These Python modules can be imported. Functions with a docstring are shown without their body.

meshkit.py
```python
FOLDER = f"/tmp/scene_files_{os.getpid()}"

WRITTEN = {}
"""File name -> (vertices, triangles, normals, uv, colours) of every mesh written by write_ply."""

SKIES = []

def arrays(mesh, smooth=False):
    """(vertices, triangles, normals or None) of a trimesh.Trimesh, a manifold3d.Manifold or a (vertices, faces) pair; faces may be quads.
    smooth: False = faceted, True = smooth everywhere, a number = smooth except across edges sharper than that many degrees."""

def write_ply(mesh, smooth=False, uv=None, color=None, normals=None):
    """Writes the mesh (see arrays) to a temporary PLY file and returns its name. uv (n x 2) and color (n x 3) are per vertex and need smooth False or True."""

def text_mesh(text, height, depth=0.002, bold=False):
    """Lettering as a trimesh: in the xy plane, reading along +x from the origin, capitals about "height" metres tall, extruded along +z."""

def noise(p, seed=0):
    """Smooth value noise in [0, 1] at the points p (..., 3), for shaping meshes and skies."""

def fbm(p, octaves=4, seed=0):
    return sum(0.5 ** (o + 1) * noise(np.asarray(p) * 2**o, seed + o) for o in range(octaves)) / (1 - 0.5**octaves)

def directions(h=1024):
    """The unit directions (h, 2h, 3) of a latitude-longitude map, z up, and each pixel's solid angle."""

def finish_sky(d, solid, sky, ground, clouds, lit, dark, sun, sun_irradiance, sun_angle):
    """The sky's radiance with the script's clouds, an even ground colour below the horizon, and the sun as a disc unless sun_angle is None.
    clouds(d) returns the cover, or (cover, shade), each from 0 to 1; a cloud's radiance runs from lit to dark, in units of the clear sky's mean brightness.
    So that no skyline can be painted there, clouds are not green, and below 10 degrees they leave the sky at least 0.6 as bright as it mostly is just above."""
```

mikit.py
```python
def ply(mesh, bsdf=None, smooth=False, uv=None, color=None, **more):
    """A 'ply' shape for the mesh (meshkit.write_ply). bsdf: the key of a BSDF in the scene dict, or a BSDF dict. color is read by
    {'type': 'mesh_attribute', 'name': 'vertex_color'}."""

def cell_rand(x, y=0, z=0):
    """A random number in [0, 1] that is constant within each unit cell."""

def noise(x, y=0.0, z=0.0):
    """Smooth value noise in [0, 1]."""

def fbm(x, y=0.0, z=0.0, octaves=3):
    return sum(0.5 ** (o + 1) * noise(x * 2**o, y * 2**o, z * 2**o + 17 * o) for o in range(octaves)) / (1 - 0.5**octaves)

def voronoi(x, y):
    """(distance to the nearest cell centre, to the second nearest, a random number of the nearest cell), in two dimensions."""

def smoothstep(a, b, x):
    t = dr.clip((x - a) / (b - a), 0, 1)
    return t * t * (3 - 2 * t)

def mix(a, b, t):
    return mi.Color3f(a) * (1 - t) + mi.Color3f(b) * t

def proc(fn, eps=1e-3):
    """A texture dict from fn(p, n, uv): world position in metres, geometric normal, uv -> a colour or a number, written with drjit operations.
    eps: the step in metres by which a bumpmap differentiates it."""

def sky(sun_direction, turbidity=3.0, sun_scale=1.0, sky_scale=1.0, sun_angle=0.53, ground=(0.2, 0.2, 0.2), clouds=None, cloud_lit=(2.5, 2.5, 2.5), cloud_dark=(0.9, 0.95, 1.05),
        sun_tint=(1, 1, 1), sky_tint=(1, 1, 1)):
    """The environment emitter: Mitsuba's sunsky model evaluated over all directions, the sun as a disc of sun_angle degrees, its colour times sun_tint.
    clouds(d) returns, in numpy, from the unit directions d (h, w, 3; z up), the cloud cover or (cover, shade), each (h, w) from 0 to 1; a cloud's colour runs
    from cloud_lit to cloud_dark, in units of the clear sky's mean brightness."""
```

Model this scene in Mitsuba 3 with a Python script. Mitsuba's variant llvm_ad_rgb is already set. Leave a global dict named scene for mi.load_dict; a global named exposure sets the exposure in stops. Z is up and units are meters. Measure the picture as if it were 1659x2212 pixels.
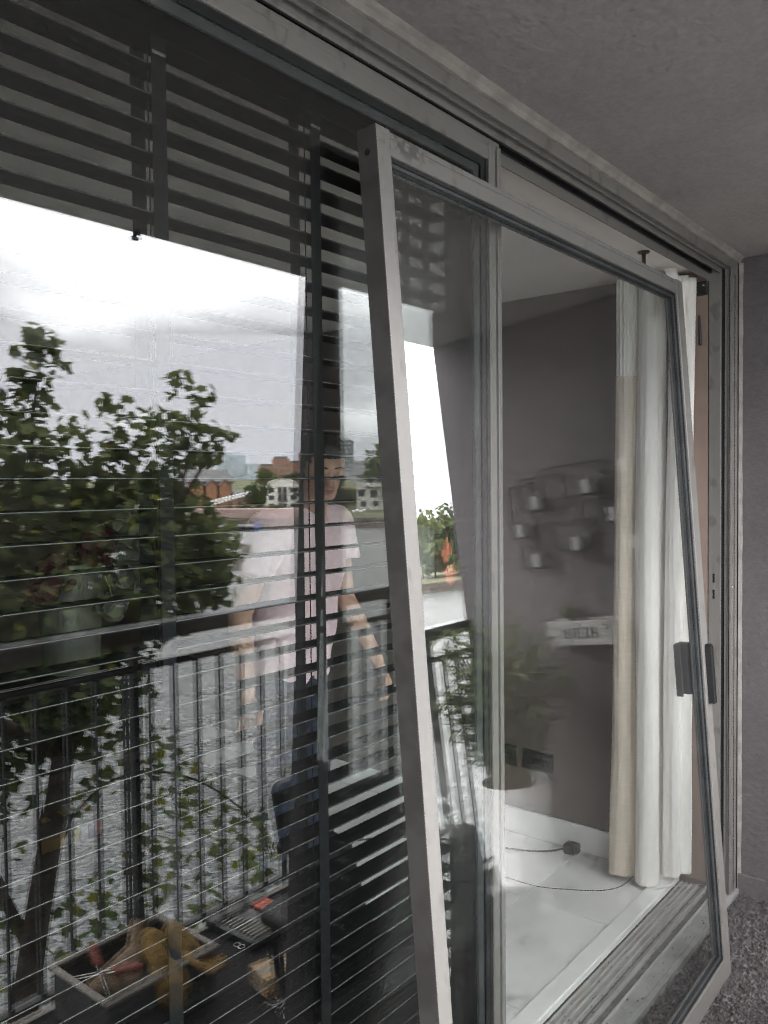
import math, random
import numpy as np
import trimesh
import manifold3d as m3
import drjit as dr
import mitsuba as mi
import mikit, meshkit
from mikit import proc, noise, fbm, voronoi, smoothstep, mix, cell_rand

T = mi.ScalarTransform4f
rng = np.random.default_rng(7)
random.seed(7)
scene, labels = {}, {}
exposure = 4.85

# ------------------------------------------------------------------ camera, sky
CAM = np.array([0.0, -0.95, 1.58])
yaw, pit, rol = (math.radians(a) for a in (39.08, -1.89, -0.615))
fw = np.array([math.cos(yaw) * math.cos(pit), math.sin(yaw) * math.cos(pit), math.sin(pit)])
rt = np.array([math.sin(yaw), -math.cos(yaw), 0.0])
up = np.cross(rt, fw)
up = -math.sin(rol) * rt + math.cos(rol) * up
scene['camera'] = {'type': 'perspective', 'fov': 2 * math.degrees(math.atan(829.5 / 1806)), 'fov_axis': 'x',
                   'near_clip': 0.02, 'far_clip': 6000.0,
                   'to_world': T().look_at(origin=CAM.tolist(), target=(CAM + fw).tolist(), up=up.tolist())}


def clouds(d):
    el = np.maximum(d[..., 2], 0.02)
    p = np.stack([d[..., 0] / (el + 0.22), d[..., 1] / (el + 0.22), np.zeros_like(el)], -1)
    n = meshkit.fbm(p * 1.5 + 3.1, 5, 11)
    s = 0.92 * np.clip(1.0 - (d[..., 2] - 0.18) / 0.24, 0.05, 1) + (n - 0.5) * 1.8
    return np.ones_like(el), np.clip(s, 0, 1)


scene['sky'] = mikit.sky((0.45, -0.35, 0.82), turbidity=5, sun_scale=0.06, sun_angle=40, clouds=clouds,
                         cloud_lit=(3.3, 3.3, 3.35), cloud_dark=(0.50, 0.505, 0.54), ground=(0.12, 0.12, 0.12))


# ------------------------------------------------------------------ helpers
def key_for(name):
    if name not in USED:
        USED.add(name)
        return name
    i = COUNT.get(name, 0)
    while True:
        i += 1
        k = f'{name}_{i:03d}'
        if k not in USED:
            USED.add(k)
            COUNT[name] = i
            return k


USED, COUNT = set(), {}


def thing(name, label, cat, group=None, kind=None):
    k = key_for(name)
    labels[k] = {'label': label, 'category': cat}
    if group:
        labels[k]['group'] = group
    if kind:
        labels[k]['kind'] = kind
    return k


def put(name, mesh, mat, parent=None, smooth=35, label=None, cat=None, group=None, kind=None, M=None):
    k = key_for(name if parent is None else parent + '__' + name)
    if isinstance(mesh, list):
        mesh = cat_(mesh)
    d = mikit.ply(mesh, mat, smooth=smooth)
    if M is not None:
        d['to_world'] = T(np.asarray(M, float).tolist())
    scene[k] = d
    e = {a: b for a, b in (('label', label), ('category', cat), ('group', group), ('kind', kind)) if b}
    if e:
        labels[k] = e
    return k


def cat_(l):
    l = [to_tm(x) for x in l]
    return trimesh.util.concatenate(l)


def to_tm(x):
    if isinstance(x, trimesh.Trimesh):
        return x
    if hasattr(x, 'to_mesh'):
        m = x.to_mesh()
        return trimesh.Trimesh(m.vert_properties[:, :3], m.tri_verts, process=False)
    return trimesh.Trimesh(x[0], x[1], process=False)


def box(x0, x1, y0, y1, z0, z1, c=0.0):
    lo, hi = np.array([min(x0, x1), min(y0, y1), min(z0, z1)], float), np.array([max(x0, x1), max(y0, y1), max(z0, z1)], float)
    if c <= 0:
        b = trimesh.creation.box(extents=hi - lo)
        b.apply_translation((lo + hi) / 2)
        return b
    c = min(c, 0.45 * (hi - lo).min())
    h = (hi - lo) / 2
    pts = []
    for sx in (-1, 1):
        for sy in (-1, 1):
            for sz in (-1, 1):
                s = np.array([sx, sy, sz])
                for a in range(3):
                    q = h - c
                    q[a] = h[a]
                    pts.append(s * q)
    hull = m3.Manifold.hull_points(np.array(pts) + (lo + hi) / 2)
    return to_tm(hull)


def tube(path, r, sides=8, caps=True):
    p = np.asarray(path, float)
    t = np.gradient(p, axis=0)
    t /= np.linalg.norm(t, axis=1, keepdims=True) + 1e-12
    a = np.cross(t[0], [0, 0, 1.0]) if abs(t[0][2]) < 0.9 else np.cross(t[0], [1.0, 0, 0])
    a /= np.linalg.norm(a)
    A = []
    for i in range(len(p)):
        a = a - t[i] * a.dot(t[i])
        a /= np.linalg.norm(a)
        A.append(a)
    A = np.array(A)
    B = np.cross(t, A)
    ang = np.arange(sides) * 2 * np.pi / sides
    rr = np.broadcast_to(r, (len(p),))
    v = p[:, None] + rr[:, None, None] * (np.cos(ang)[None, :, None] * A[:, None] + np.sin(ang)[None, :, None] * B[:, None])
    i, j = np.meshgrid(np.arange(len(p) - 1), np.arange(sides), indexing='ij')
    q = np.stack([i * sides + j, i * sides + (j + 1) % sides, (i + 1) * sides + (j + 1) % sides, (i + 1) * sides + j], -1).reshape(-1, 4)
    f = np.vstack([q[:, [0, 1, 2]], q[:, [0, 2, 3]]])
    v = v.reshape(-1, 3)
    if caps:
        n = len(v)
        v = np.vstack([v, p[:1], p[-1:]])
        j = np.arange(sides)
        L = (len(p) - 1) * sides
        f = np.vstack([f, np.stack([(j + 1) % sides, j, np.full(sides, n)], 1), np.stack([L + j, L + (j + 1) % sides, np.full(sides, n + 1)], 1)])
    return trimesh.Trimesh(v, f, process=False)


def spline(pts, n=24):
    from scipy.interpolate import CubicSpline
    pts = np.asarray(pts, float)
    s = np.r_[0, np.cumsum(np.linalg.norm(np.diff(pts, axis=0), axis=1))]
    return CubicSpline(s, pts)(np.linspace(0, s[-1], n))


def lathe(profile, n=32, at=(0, 0, 0)):
    m = trimesh.creation.revolve(np.asarray(profile, float), sections=n)
    m.apply_translation(at)
    return m


def prism(poly2d, y0, y1):
    """polygon in (x, z), extruded along y."""
    from shapely.geometry import Polygon
    m = trimesh.creation.extrude_polygon(Polygon(poly2d), y1 - y0, engine='earcut')
    v = m.vertices
    m.vertices = np.c_[v[:, 0], y1 - v[:, 2], v[:, 1]]
    return m


def grid(x, y, zf):
    X, Y = np.meshgrid(x, y, indexing='ij')
    Z = zf(X, Y)
    nx, ny = len(x), len(y)
    v = np.stack([X, Y, Z], -1).reshape(-1, 3)
    i, j = np.meshgrid(np.arange(nx - 1), np.arange(ny - 1), indexing='ij')
    q = np.stack([i * ny + j, (i + 1) * ny + j, (i + 1) * ny + j + 1, i * ny + j + 1], -1).reshape(-1, 4)
    return trimesh.Trimesh(v, np.vstack([q[:, [0, 1, 2]], q[:, [0, 2, 3]]]), process=False)


# ------------------------------------------------------------------ materials
def rgb(*c):
    c = c[0] if len(c) == 1 else c
    return {'type': 'rgb', 'value': [float(x) for x in c]}


def pr(name, col, rough=0.6, spec=0.5, bump=None, bscale=0.001, eps=1e-3, **kw):
    d = {'type': 'principled', 'base_color': proc(col) if callable(col) else rgb(col), 'roughness': proc(rough) if callable(rough) else float(rough), 'specular': float(spec), **kw}
    if bump is not None:
        d = {'type': 'bumpmap', 'height': proc(bump, eps), 'scale': float(bscale), 'bsdf': d}
    scene[name] = {'type': 'twosided', 'bsdf': d}
    return name


def vary(a, b, s=6.0, o=3, lo=0.3, hi=0.7, sx=1.0, sy=1.0, sz=1.0):
    return lambda p, n, uv: mix(a, b, smoothstep(lo, hi, fbm(p.x * s * sx + 5.3, p.y * s * sy, p.z * s * sz, o)))


def render_bump(p, n, uv):
    a = fbm(p.x * 70, p.y * 70, p.z * 70, 3)
    b = noise(p.x * 210, p.y * 210, p.z * 210)
    c = fbm(p.x * 9, p.y * 9, p.z * 9, 2)
    return 0.6 * smoothstep(0.35, 0.75, a) + 0.35 * b + 0.12 * c


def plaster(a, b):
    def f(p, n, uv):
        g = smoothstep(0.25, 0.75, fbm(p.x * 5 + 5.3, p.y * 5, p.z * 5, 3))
        q = noise(p.x * 170, p.y * 170, p.z * 170) * 0.6 + noise(p.x * 75 + 3, p.y * 75, p.z * 75) * 0.4  # fine colour speckle stands in for tiny shadows in the plaster grain
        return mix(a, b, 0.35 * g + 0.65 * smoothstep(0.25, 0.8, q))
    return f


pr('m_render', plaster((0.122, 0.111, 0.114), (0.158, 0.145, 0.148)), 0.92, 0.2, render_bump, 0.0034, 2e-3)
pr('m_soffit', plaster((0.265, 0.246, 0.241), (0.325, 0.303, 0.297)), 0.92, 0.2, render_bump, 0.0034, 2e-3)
pr('m_mortar', vary((0.34, 0.315, 0.29), (0.27, 0.25, 0.235), 30), 0.95, 0.1, lambda p, n, uv: fbm(p.x * 90, p.y * 90, p.z * 90, 3), 0.006)


def alu_col(p, n, uv):
    g = fbm(p.x * 9, p.y * 9, p.z * 3, 3)
    d = smoothstep(0.62, 0.8, fbm(p.x * 35 + 9, p.y * 35, p.z * 14, 3))
    sc = smoothstep(0.90, 0.97, noise(p.x * 7 + p.z * 5, p.y * 30, p.z * 340 - p.x * 200)) * smoothstep(0.5, 0.7, noise(p.x * 4 + 7, p.y * 4, p.z * 4))
    chip = smoothstep(0.085, 0.02, dr.sqrt(dr.square((p.x - 1.215) * 0.8) + dr.square((p.z - 2.186) * 2.6) + dr.square(p.y + 0.02))) * smoothstep(0.4, 0.62, fbm(p.x * 60, p.y * 60, p.z * 60, 2))
    d = dr.clip(d + 0.7 * sc + 2.0 * chip, 0, 2)
    return mix(mix((0.225, 0.215, 0.202), (0.255, 0.243, 0.23), g), (0.13, 0.122, 0.112), d * 0.5)


pr('m_alu', alu_col, 0.42, 0.5, lambda p, n, uv: noise(p.x * 400, p.y * 400, p.z * 400), 0.00015, 5e-4, metallic=0.25)
pr('m_track', vary((0.34, 0.342, 0.338), (0.40, 0.402, 0.398), 30), 0.5, 0.4, metallic=0.2)
pr('m_rib', vary((0.50, 0.49, 0.47), (0.58, 0.57, 0.55), 9), 0.35, 0.5, metallic=0.3)
pr('m_edge', vary((0.036, 0.033, 0.031), (0.05, 0.047, 0.044), 20), 0.5)
pr('m_grooveshade', vary((0.11, 0.11, 0.108), (0.15, 0.15, 0.148), 30), 0.6)  # aluminium darkened to paint the shade inside grooves and channels
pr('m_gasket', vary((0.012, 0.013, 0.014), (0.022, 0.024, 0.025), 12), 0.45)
pr('m_bead', vary((0.075, 0.08, 0.082), (0.10, 0.105, 0.107), 12), 0.4, metallic=0.3)


# Clear glass. The two scales only rebalance how often a path is reflected: one sheet reflects about a tenth and passes about nine tenths.
def glassmat(name, refl, trans):
    scene[name] = {'type': 'thindielectric', 'int_ior': 2.6, 'specular_reflectance': rgb(refl, refl, refl), 'specular_transmittance': proc(lambda p, n, uv: mi.Color3f(*trans) + 0.0 * p.x)}


glassmat('m_glass', 0.26, (1.325, 1.355, 1.345))
glassmat('m_pane', 0.58, (1.243, 1.262, 1.252))
pr('m_slat', lambda p, n, uv: mix((0.004, 0.004, 0.0045), (0.008, 0.008, 0.008), fbm(p.x * 3, p.y * 200, p.z * 300, 2)), 0.6, 0.0)
pr('m_slatedge', (0.02, 0.02, 0.02), 0.22, 0.9)
pr('m_tape', lambda p, n, uv: mix((0.006, 0.0065, 0.007), (0.012, 0.013, 0.0135), noise(p.x * 900, 0.0, p.z * 900)), 0.9, 0.1)
pr('m_wall', vary((0.150, 0.131, 0.117), (0.172, 0.151, 0.136), 4), 0.85, 0.2, lambda p, n, uv: fbm(p.x * 160, p.y * 160, p.z * 160, 2), 0.0006)
pr('m_walllit', vary((0.25, 0.19, 0.16), (0.28, 0.215, 0.182), 5), 0.85, 0.2)  # same taupe wall, with the daylight near the opening put into its colour
pr('m_ceil', vary((0.80, 0.765, 0.725), (0.84, 0.805, 0.765), 3), 0.9, 0.1)
pr('m_white', vary((0.83, 0.835, 0.82), (0.87, 0.87, 0.855), 8), 0.35, 0.5)


def marble(p, n, uv):
    w = fbm(p.x * 2.2 + 3, p.y * 2.2, 0.3, 4)
    v = 1 - smoothstep(0.0, 0.05, dr.abs(fbm(p.x * 1.6 + 2.5 * w, p.y * 1.9 - 1.7 * w, 4.2, 4) - 0.5))
    u = smoothstep(0.5, 0.75, fbm(p.x * 3.1, p.y * 3.1, 9.0, 4))
    f = smoothstep(0.45, 0.7, fbm(p.x * 24, p.y * 24, 1.0, 3))
    return mix(mix((0.84, 0.835, 0.82), (0.74, 0.735, 0.72), u), (0.36, 0.35, 0.34), v * (0.25 + 0.6 * f) * u)


pr('m_tile', marble, 0.22, 0.5)
pr('m_grout', (0.55, 0.54, 0.52), 0.9)
pr('m_curtain', lambda p, n, uv: mix((0.82, 0.80, 0.755), (0.87, 0.85, 0.81), noise(p.x * 400, p.y * 400, p.z * 30)), 0.7, 0.25, sheen=0.3)
pr('m_drape', lambda p, n, uv: mix((0.56, 0.495, 0.41), (0.66, 0.59, 0.495), fbm(p.x * 30, p.y * 30, p.z * 260, 2)), 0.42, 0.4, sheen=0.4)
pr('m_black', (0.014, 0.014, 0.014), 0.35)
pr('m_blackmatt', vary((0.012, 0.012, 0.012), (0.03, 0.03, 0.03), 30), 0.7)
pr('m_rail', lambda p, n, uv: mix((0.012, 0.012, 0.013), (0.04, 0.04, 0.04), fbm(p.x * 50, p.y * 50, p.z * 50, 3)), 0.14, 0.5)
pr('m_baluster', vary((0.025, 0.025, 0.026), (0.05, 0.049, 0.048), 40), 0.4)
pr('m_column', vary((0.03, 0.028, 0.028), (0.05, 0.048, 0.047), 8), 0.7)
pr('m_steel', (0.62, 0.61, 0.59), 0.3, 0.5, metallic=0.9)
pr('m_screw', (0.55, 0.53, 0.5), 0.35, 0.5, metallic=0.8)
pr('m_carpet', lambda p, n, uv: mix((0.02, 0.019, 0.019), (0.055, 0.052, 0.052), noise(p.x * 300, p.y * 300, 1.0)), 0.95, 0.1)
for i, c in enumerate(((0.06, 0.055, 0.055), (0.14, 0.13, 0.13), (0.32, 0.30, 0.30))):
    pr(f'm_pile{i}', c, 0.8, 0.2)
pr('m_rug', vary((0.02, 0.02, 0.021), (0.04, 0.04, 0.041), 30), 0.95, 0.1)
pr('m_skin', vary((0.50, 0.31, 0.22), (0.56, 0.36, 0.265), 30), 0.5, 0.35)
pr('m_shirt', vary((0.82, 0.645, 0.68), (0.86, 0.70, 0.73), 60), 0.9, 0.1, lambda p, n, uv: noise(p.x * 700, p.y * 700, p.z * 700), 0.0003)
pr('m_jeans', vary((0.025, 0.032, 0.05), (0.04, 0.05, 0.078), 60), 0.9, 0.1)
pr('m_hair', vary((0.008, 0.007, 0.006), (0.02, 0.017, 0.014), 200), 0.5)
pr('m_lip', (0.36, 0.17, 0.14), 0.5)
pr('m_pot', lambda p, n, uv: mix((0.85, 0.835, 0.81), (0.89, 0.875, 0.85), fbm(p.x * 12, p.y * 12, p.z * 12, 3)), 0.35)
pr('m_soil', vary((0.03, 0.022, 0.016), (0.09, 0.07, 0.05), 60), 0.95, 0.1)
pr('m_stem', vary((0.10, 0.075, 0.05), (0.16, 0.12, 0.08), 60), 0.8)


def leafmat(name, a, b, s=3.0, tr=0.35):
    scene[name] = {'type': 'principledthin', 'base_color': proc(lambda p, n, uv: mix(a, b, noise(p.x * s, p.y * s, p.z * s))), 'roughness': 0.45, 'diff_trans': float(tr), 'spec_trans': 0.0}
    return name


leafmat('m_leaf', (0.034, 0.050, 0.021), (0.125, 0.150, 0.066), 2.6, 0.7)
leafmat('m_leafy', (0.12, 0.15, 0.025), (0.16, 0.14, 0.03), 4.0, 0.8)
leafmat('m_bamboo', (0.06, 0.08, 0.045), (0.22, 0.25, 0.15), 30.0, 0.6)
leafmat('m_bank0', (0.03, 0.05, 0.02), (0.07, 0.09, 0.035), 0.25, 0.4)
leafmat('m_bank1', (0.06, 0.085, 0.03), (0.13, 0.15, 0.06), 0.25, 0.4)
leafmat('m_pinkpetal', (0.08, 0.035, 0.042), (0.12, 0.055, 0.065), 30.0, 0.5)
leafmat('m_whitepetal', (0.12, 0.13, 0.11), (0.18, 0.18, 0.16), 30.0, 0.5)
pr('m_bark', vary((0.025, 0.02, 0.016), (0.06, 0.05, 0.04), 12, sz=0.3), 0.9, 0.1, lambda p, n, uv: fbm(p.x * 40, p.y * 40, p.z * 9, 3), 0.01, 4e-3)

# ------------------------------------------------------------------ balcony shell
XR, XIN = 3.29, 3.20            # outer side wall, right wall of the room
YF = -1.30                      # outer edge of the balcony
ZS = 2.41                       # soffit
XL = -2.6
put('balcony_floor', box(XL, XR, YF - 0.02, -0.012, -0.24, -0.004), 'm_mortar', kind='structure', label='concrete balcony floor slab under the dark carpet')
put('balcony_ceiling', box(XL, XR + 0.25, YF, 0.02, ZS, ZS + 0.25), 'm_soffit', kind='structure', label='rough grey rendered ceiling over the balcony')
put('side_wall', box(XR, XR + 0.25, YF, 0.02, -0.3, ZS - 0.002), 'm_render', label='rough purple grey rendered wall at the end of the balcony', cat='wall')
rim = [(XR - 0.001, -0.002), (XR - 0.008, 0.0)]
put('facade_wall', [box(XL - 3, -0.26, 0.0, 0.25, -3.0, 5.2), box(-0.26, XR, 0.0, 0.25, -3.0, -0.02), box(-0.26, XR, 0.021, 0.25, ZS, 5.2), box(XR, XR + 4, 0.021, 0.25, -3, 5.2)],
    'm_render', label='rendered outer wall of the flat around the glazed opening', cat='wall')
# skirting strip of plaster at the foot of the side wall
put('side_wall__skirting', box(XR - 0.014, XR - 0.0005, YF + 0.03, -0.004, -0.003, 0.085, 0.004), 'm_render', smooth=False)
# ragged mortar strip between the frame and the ceiling
xs = np.linspace(-0.26, 3.285, 260)
lo = ZS - 0.020 + 0.0008 * rng.standard_normal(260)
yo = -0.007 - 0.003 * meshkit.fbm(np.c_[xs * 14, 0 * xs, 0 * xs], 3)
prof = []
V, Fc = [], []
for i, x in enumerate(xs):
    V += [(x, 0.006, lo[i]), (x, yo[i], lo[i]), (x, yo[i] - 0.004, ZS - 0.008), (x, yo[i] - 0.016, ZS + 0.001), (x, 0.006, ZS + 0.001)]
for i in range(259):
    for j in range(5):
        a, b = i * 5 + j, i * 5 + (j + 1) % 5
        Fc += [(a, b, b + 5), (a, b + 5, a + 5)]
put('mortar_strip', trimesh.Trimesh(V, Fc, process=False), 'm_mortar', smooth=False, label='ragged pale filler strip between door frame and ceiling', cat='filler strip')
V = []
zs = np.linspace(0.0, ZS - 0.02, 200)
w = 0.010 + 0.004 * meshkit.fbm(np.c_[zs * 14, 0 * zs, 0 * zs + 2], 3)
V, Fc = [], []
for i, z in enumerate(zs):
    V += [(XR - w[i] * 0.35, -0.001, z), (XR - w[i], -0.004, z), (XR - 0.002, -0.004 - w[i], z), (XR + 0.002, -0.001, z)]
for i in range(199):
    for j in range(4):
        a, b = i * 4 + j, i * 4 + (j + 1) % 4
        Fc += [(a, b, b + 4), (a, b + 4, a + 4)]
put('mortar_strip', trimesh.Trimesh(V, Fc, process=False), 'm_mortar', smooth=False, label='ragged sealant bead up the corner of frame and side wall', cat='filler strip')

# carpet with a real pile where the camera sees it
ck = thing('outdoor_carpet', 'dark grey speckled artificial turf carpet covering the balcony floor', 'carpet', kind='stuff')
put('base', box(XL, XR - 0.001, YF + 0.01, -0.013, -0.004, 0.0035), 'm_carpet', ck)
for b in range(3):
    n = 26000
    x = rng.uniform(2.15, XR - 0.003, n)
    y = rng.uniform(-0.85, -0.016, n)
    h = rng.uniform(0.007, 0.014, n)
    a = rng.uniform(0, 6.283, n)
    lean = rng.normal(0, 0.006, (n, 2))
    wv = np.c_[np.cos(a), np.sin(a)] * 0.0011
    base = np.c_[x, y, np.full(n, 0.003)]
    v0 = base.copy(); v0[:, :2] -= wv
    v1 = base.copy(); v1[:, :2] += wv
    v2 = base.copy(); v2[:, :2] += lean * 0.5 + wv * 0.9; v2[:, 2] += h * 0.65
    v3 = base.copy(); v3[:, :2] += lean * 1.4; v3[:, 2] += h
    v = np.stack([v0, v1, v2, v3], 1).reshape(-1, 3)
    i = np.arange(n)[:, None] * 4
    f = np.vstack([i + [0, 1, 2], i + [0, 2, 3]])
    put('pile', trimesh.Trimesh(v, f, process=False), f'm_pile{b}', ck, smooth=False, kind='stuff')

# ------------------------------------------------------------------ sliding door frame
fr = thing('sliding_door_frame', 'grey aluminium sliding door frame with two empty tracks under the ceiling', 'door frame')
XW0 = -0.25
put('head', [box(XW0, XR - 0.012, 0.0, 0.006, 2.3605, 2.3905, 0.0015), box(XW0, XR - 0.012, 0.006, 0.074, 2.368, 2.3895),
             box(XW0, XIN + 0.03, 0.019, 0.0235, 2.357, 2.368), box(XW0, XIN + 0.01, 0.036, 0.041, 2.346, 2.368, 0.001)], 'm_alu', fr, smooth=False)
put('head_lip', box(XW0, XIN + 0.002, 0.0775, 0.083, 2.322, 2.3895, 0.001), 'm_alu', fr, smooth=False)
put('track_shade_back', box(XW0, XIN, 0.071, 0.0775, 2.350, 2.3685), 'm_gasket', fr, smooth=False)  # black strip paints the shade at the back of the track cavity
put('track_shade_strip', box(XW0, XIN, 0.0405, 0.0485, 2.3475, 2.3682), 'm_gasket', fr, smooth=False)  # dark strip stands in for shade in the track above the leaf
jm = put('jamb', [box(XIN + 0.002, XR - 0.012, 0.0, 0.0045, 0.005, 2.3605, 0.001), box(XIN + 0.012, XR - 0.012, 0.0045, 0.081, 0.005, 2.36),
                  box(XIN, XIN + 0.012, 0.037, 0.081, 0.005, 2.3605, 0.001)], 'm_alu', fr, smooth=False)
put('jamb_rib', [box(XIN + 0.004, XIN + 0.012, y, y + 0.0025, 0.03, 2.3605) for y in (0.0095, 0.0215)] + [box(XIN - 0.002, XIN + 0.002, 0.0, 0.0045, 0.03, 2.33)], 'm_alu', fr, smooth=False)
put('jamb_gasket', [box(XIN + 0.0105, XIN + 0.0125, 0.0046, 0.0092, 0.03, 2.36), box(XIN + 0.0105, XIN + 0.0125, 0.0242, 0.0365, 0.03, 2.36),
                    box(XR - 0.052, XR - 0.047, -0.0008, 0.001, 0.01, 2.34)], 'm_gasket', fr, smooth=False)
# keeper slots and a screw in the jamb
for z in (1.216, 1.155):
    s = [box(XIN - 0.0006, XIN + 0.001, 0.0575, 0.0655, z - 0.016, z + 0.016)] 
    put('keeper_slot', box(XIN - 0.0008, XIN + 0.0012, 0.0575, 0.0655, z - 0.017, z + 0.017, 0.0007), 'm_black', fr)
put('screw', lathe([(0, 0.002), (0.0035, 0.0018), (0.0045, 0.0), (0, 0.0)], 14).apply_transform(trimesh.transformations.rotation_matrix(math.pi / 2, [1, 0, 0])).apply_translation([XIN + 0.022, 0.0, 1.185]), 'm_screw', fr)
put('left_jamb', box(XW0, XW0 + 0.06, 0.0, 0.083, 0.03, 2.3605, 0.002), 'm_alu', fr, smooth=False)
put('sill', [box(XW0, XR - 0.012, -0.011, 0.188, 0.0, 0.026, 0.002)], 'm_track', fr, smooth=False)
for y, w_, h, m in ((0.003, 0.003, 0.030, 'm_track'), (0.050, 0.003, 0.038, 'm_rib'), (0.060, 0.018, 0.0275, 'm_grooveshade'), (0.084, 0.003, 0.040, 'm_rib'), (0.104, 0.006, 0.0275, 'm_grooveshade'), (0.118, 0.0025, 0.036, 'm_rib'), (0.140, 0.0025, 0.036, 'm_rib'), (0.158, 0.0025, 0.034, 'm_rib'), (0.176, 0.0025, 0.034, 'm_rib')):  # the dark flush strips paint recessed channels between the ribs
    put('track_rail', box(XW0 + 0.06, XIN - 0.001, y, y + w_, 0.0262, h, 0.0008), m, fr, smooth=False)
crumbs = []
for i in range(260):
    cx_, cy_ = rng.uniform(1.8, 3.19), rng.choice([rng.uniform(0.006, 0.048), rng.uniform(0.062, 0.082), rng.uniform(0.09, 0.116), rng.uniform(0.122, 0.186)])
    c_ = trimesh.creation.icosphere(0, rng.uniform(0.0008, 0.0026))
    c_.vertices = c_.vertices * rng.uniform(0.6, 1.4, 3) + [cx_, cy_, 0.0285]
    crumbs.append(c_)
put('grit', crumbs, 'm_soil', smooth=False, kind='stuff', label='dark grit and crumbs of dirt scattered in the empty door tracks', cat='grit')
# damper block at the top of the jamb
bk = thing('end_stop', 'black plastic end stop block with two screws at top of door opening', 'end stop')
put('body', box(XIN - 0.018, XIN - 0.0005, 0.084, 0.146, 2.272, 2.321, 0.003), 'm_black', bk)
for y, z in ((0.095, 2.306), (0.122, 2.284)):
    put('screw', lathe([(0, 0.002), (0.003, 0.0018), (0.004, 0), (0, 0)], 12).apply_transform(trimesh.transformations.rotation_matrix(-math.pi / 2, [0, 1, 0])).apply_translation([XIN - 0.018, y, z]), 'm_screw', bk)

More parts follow.
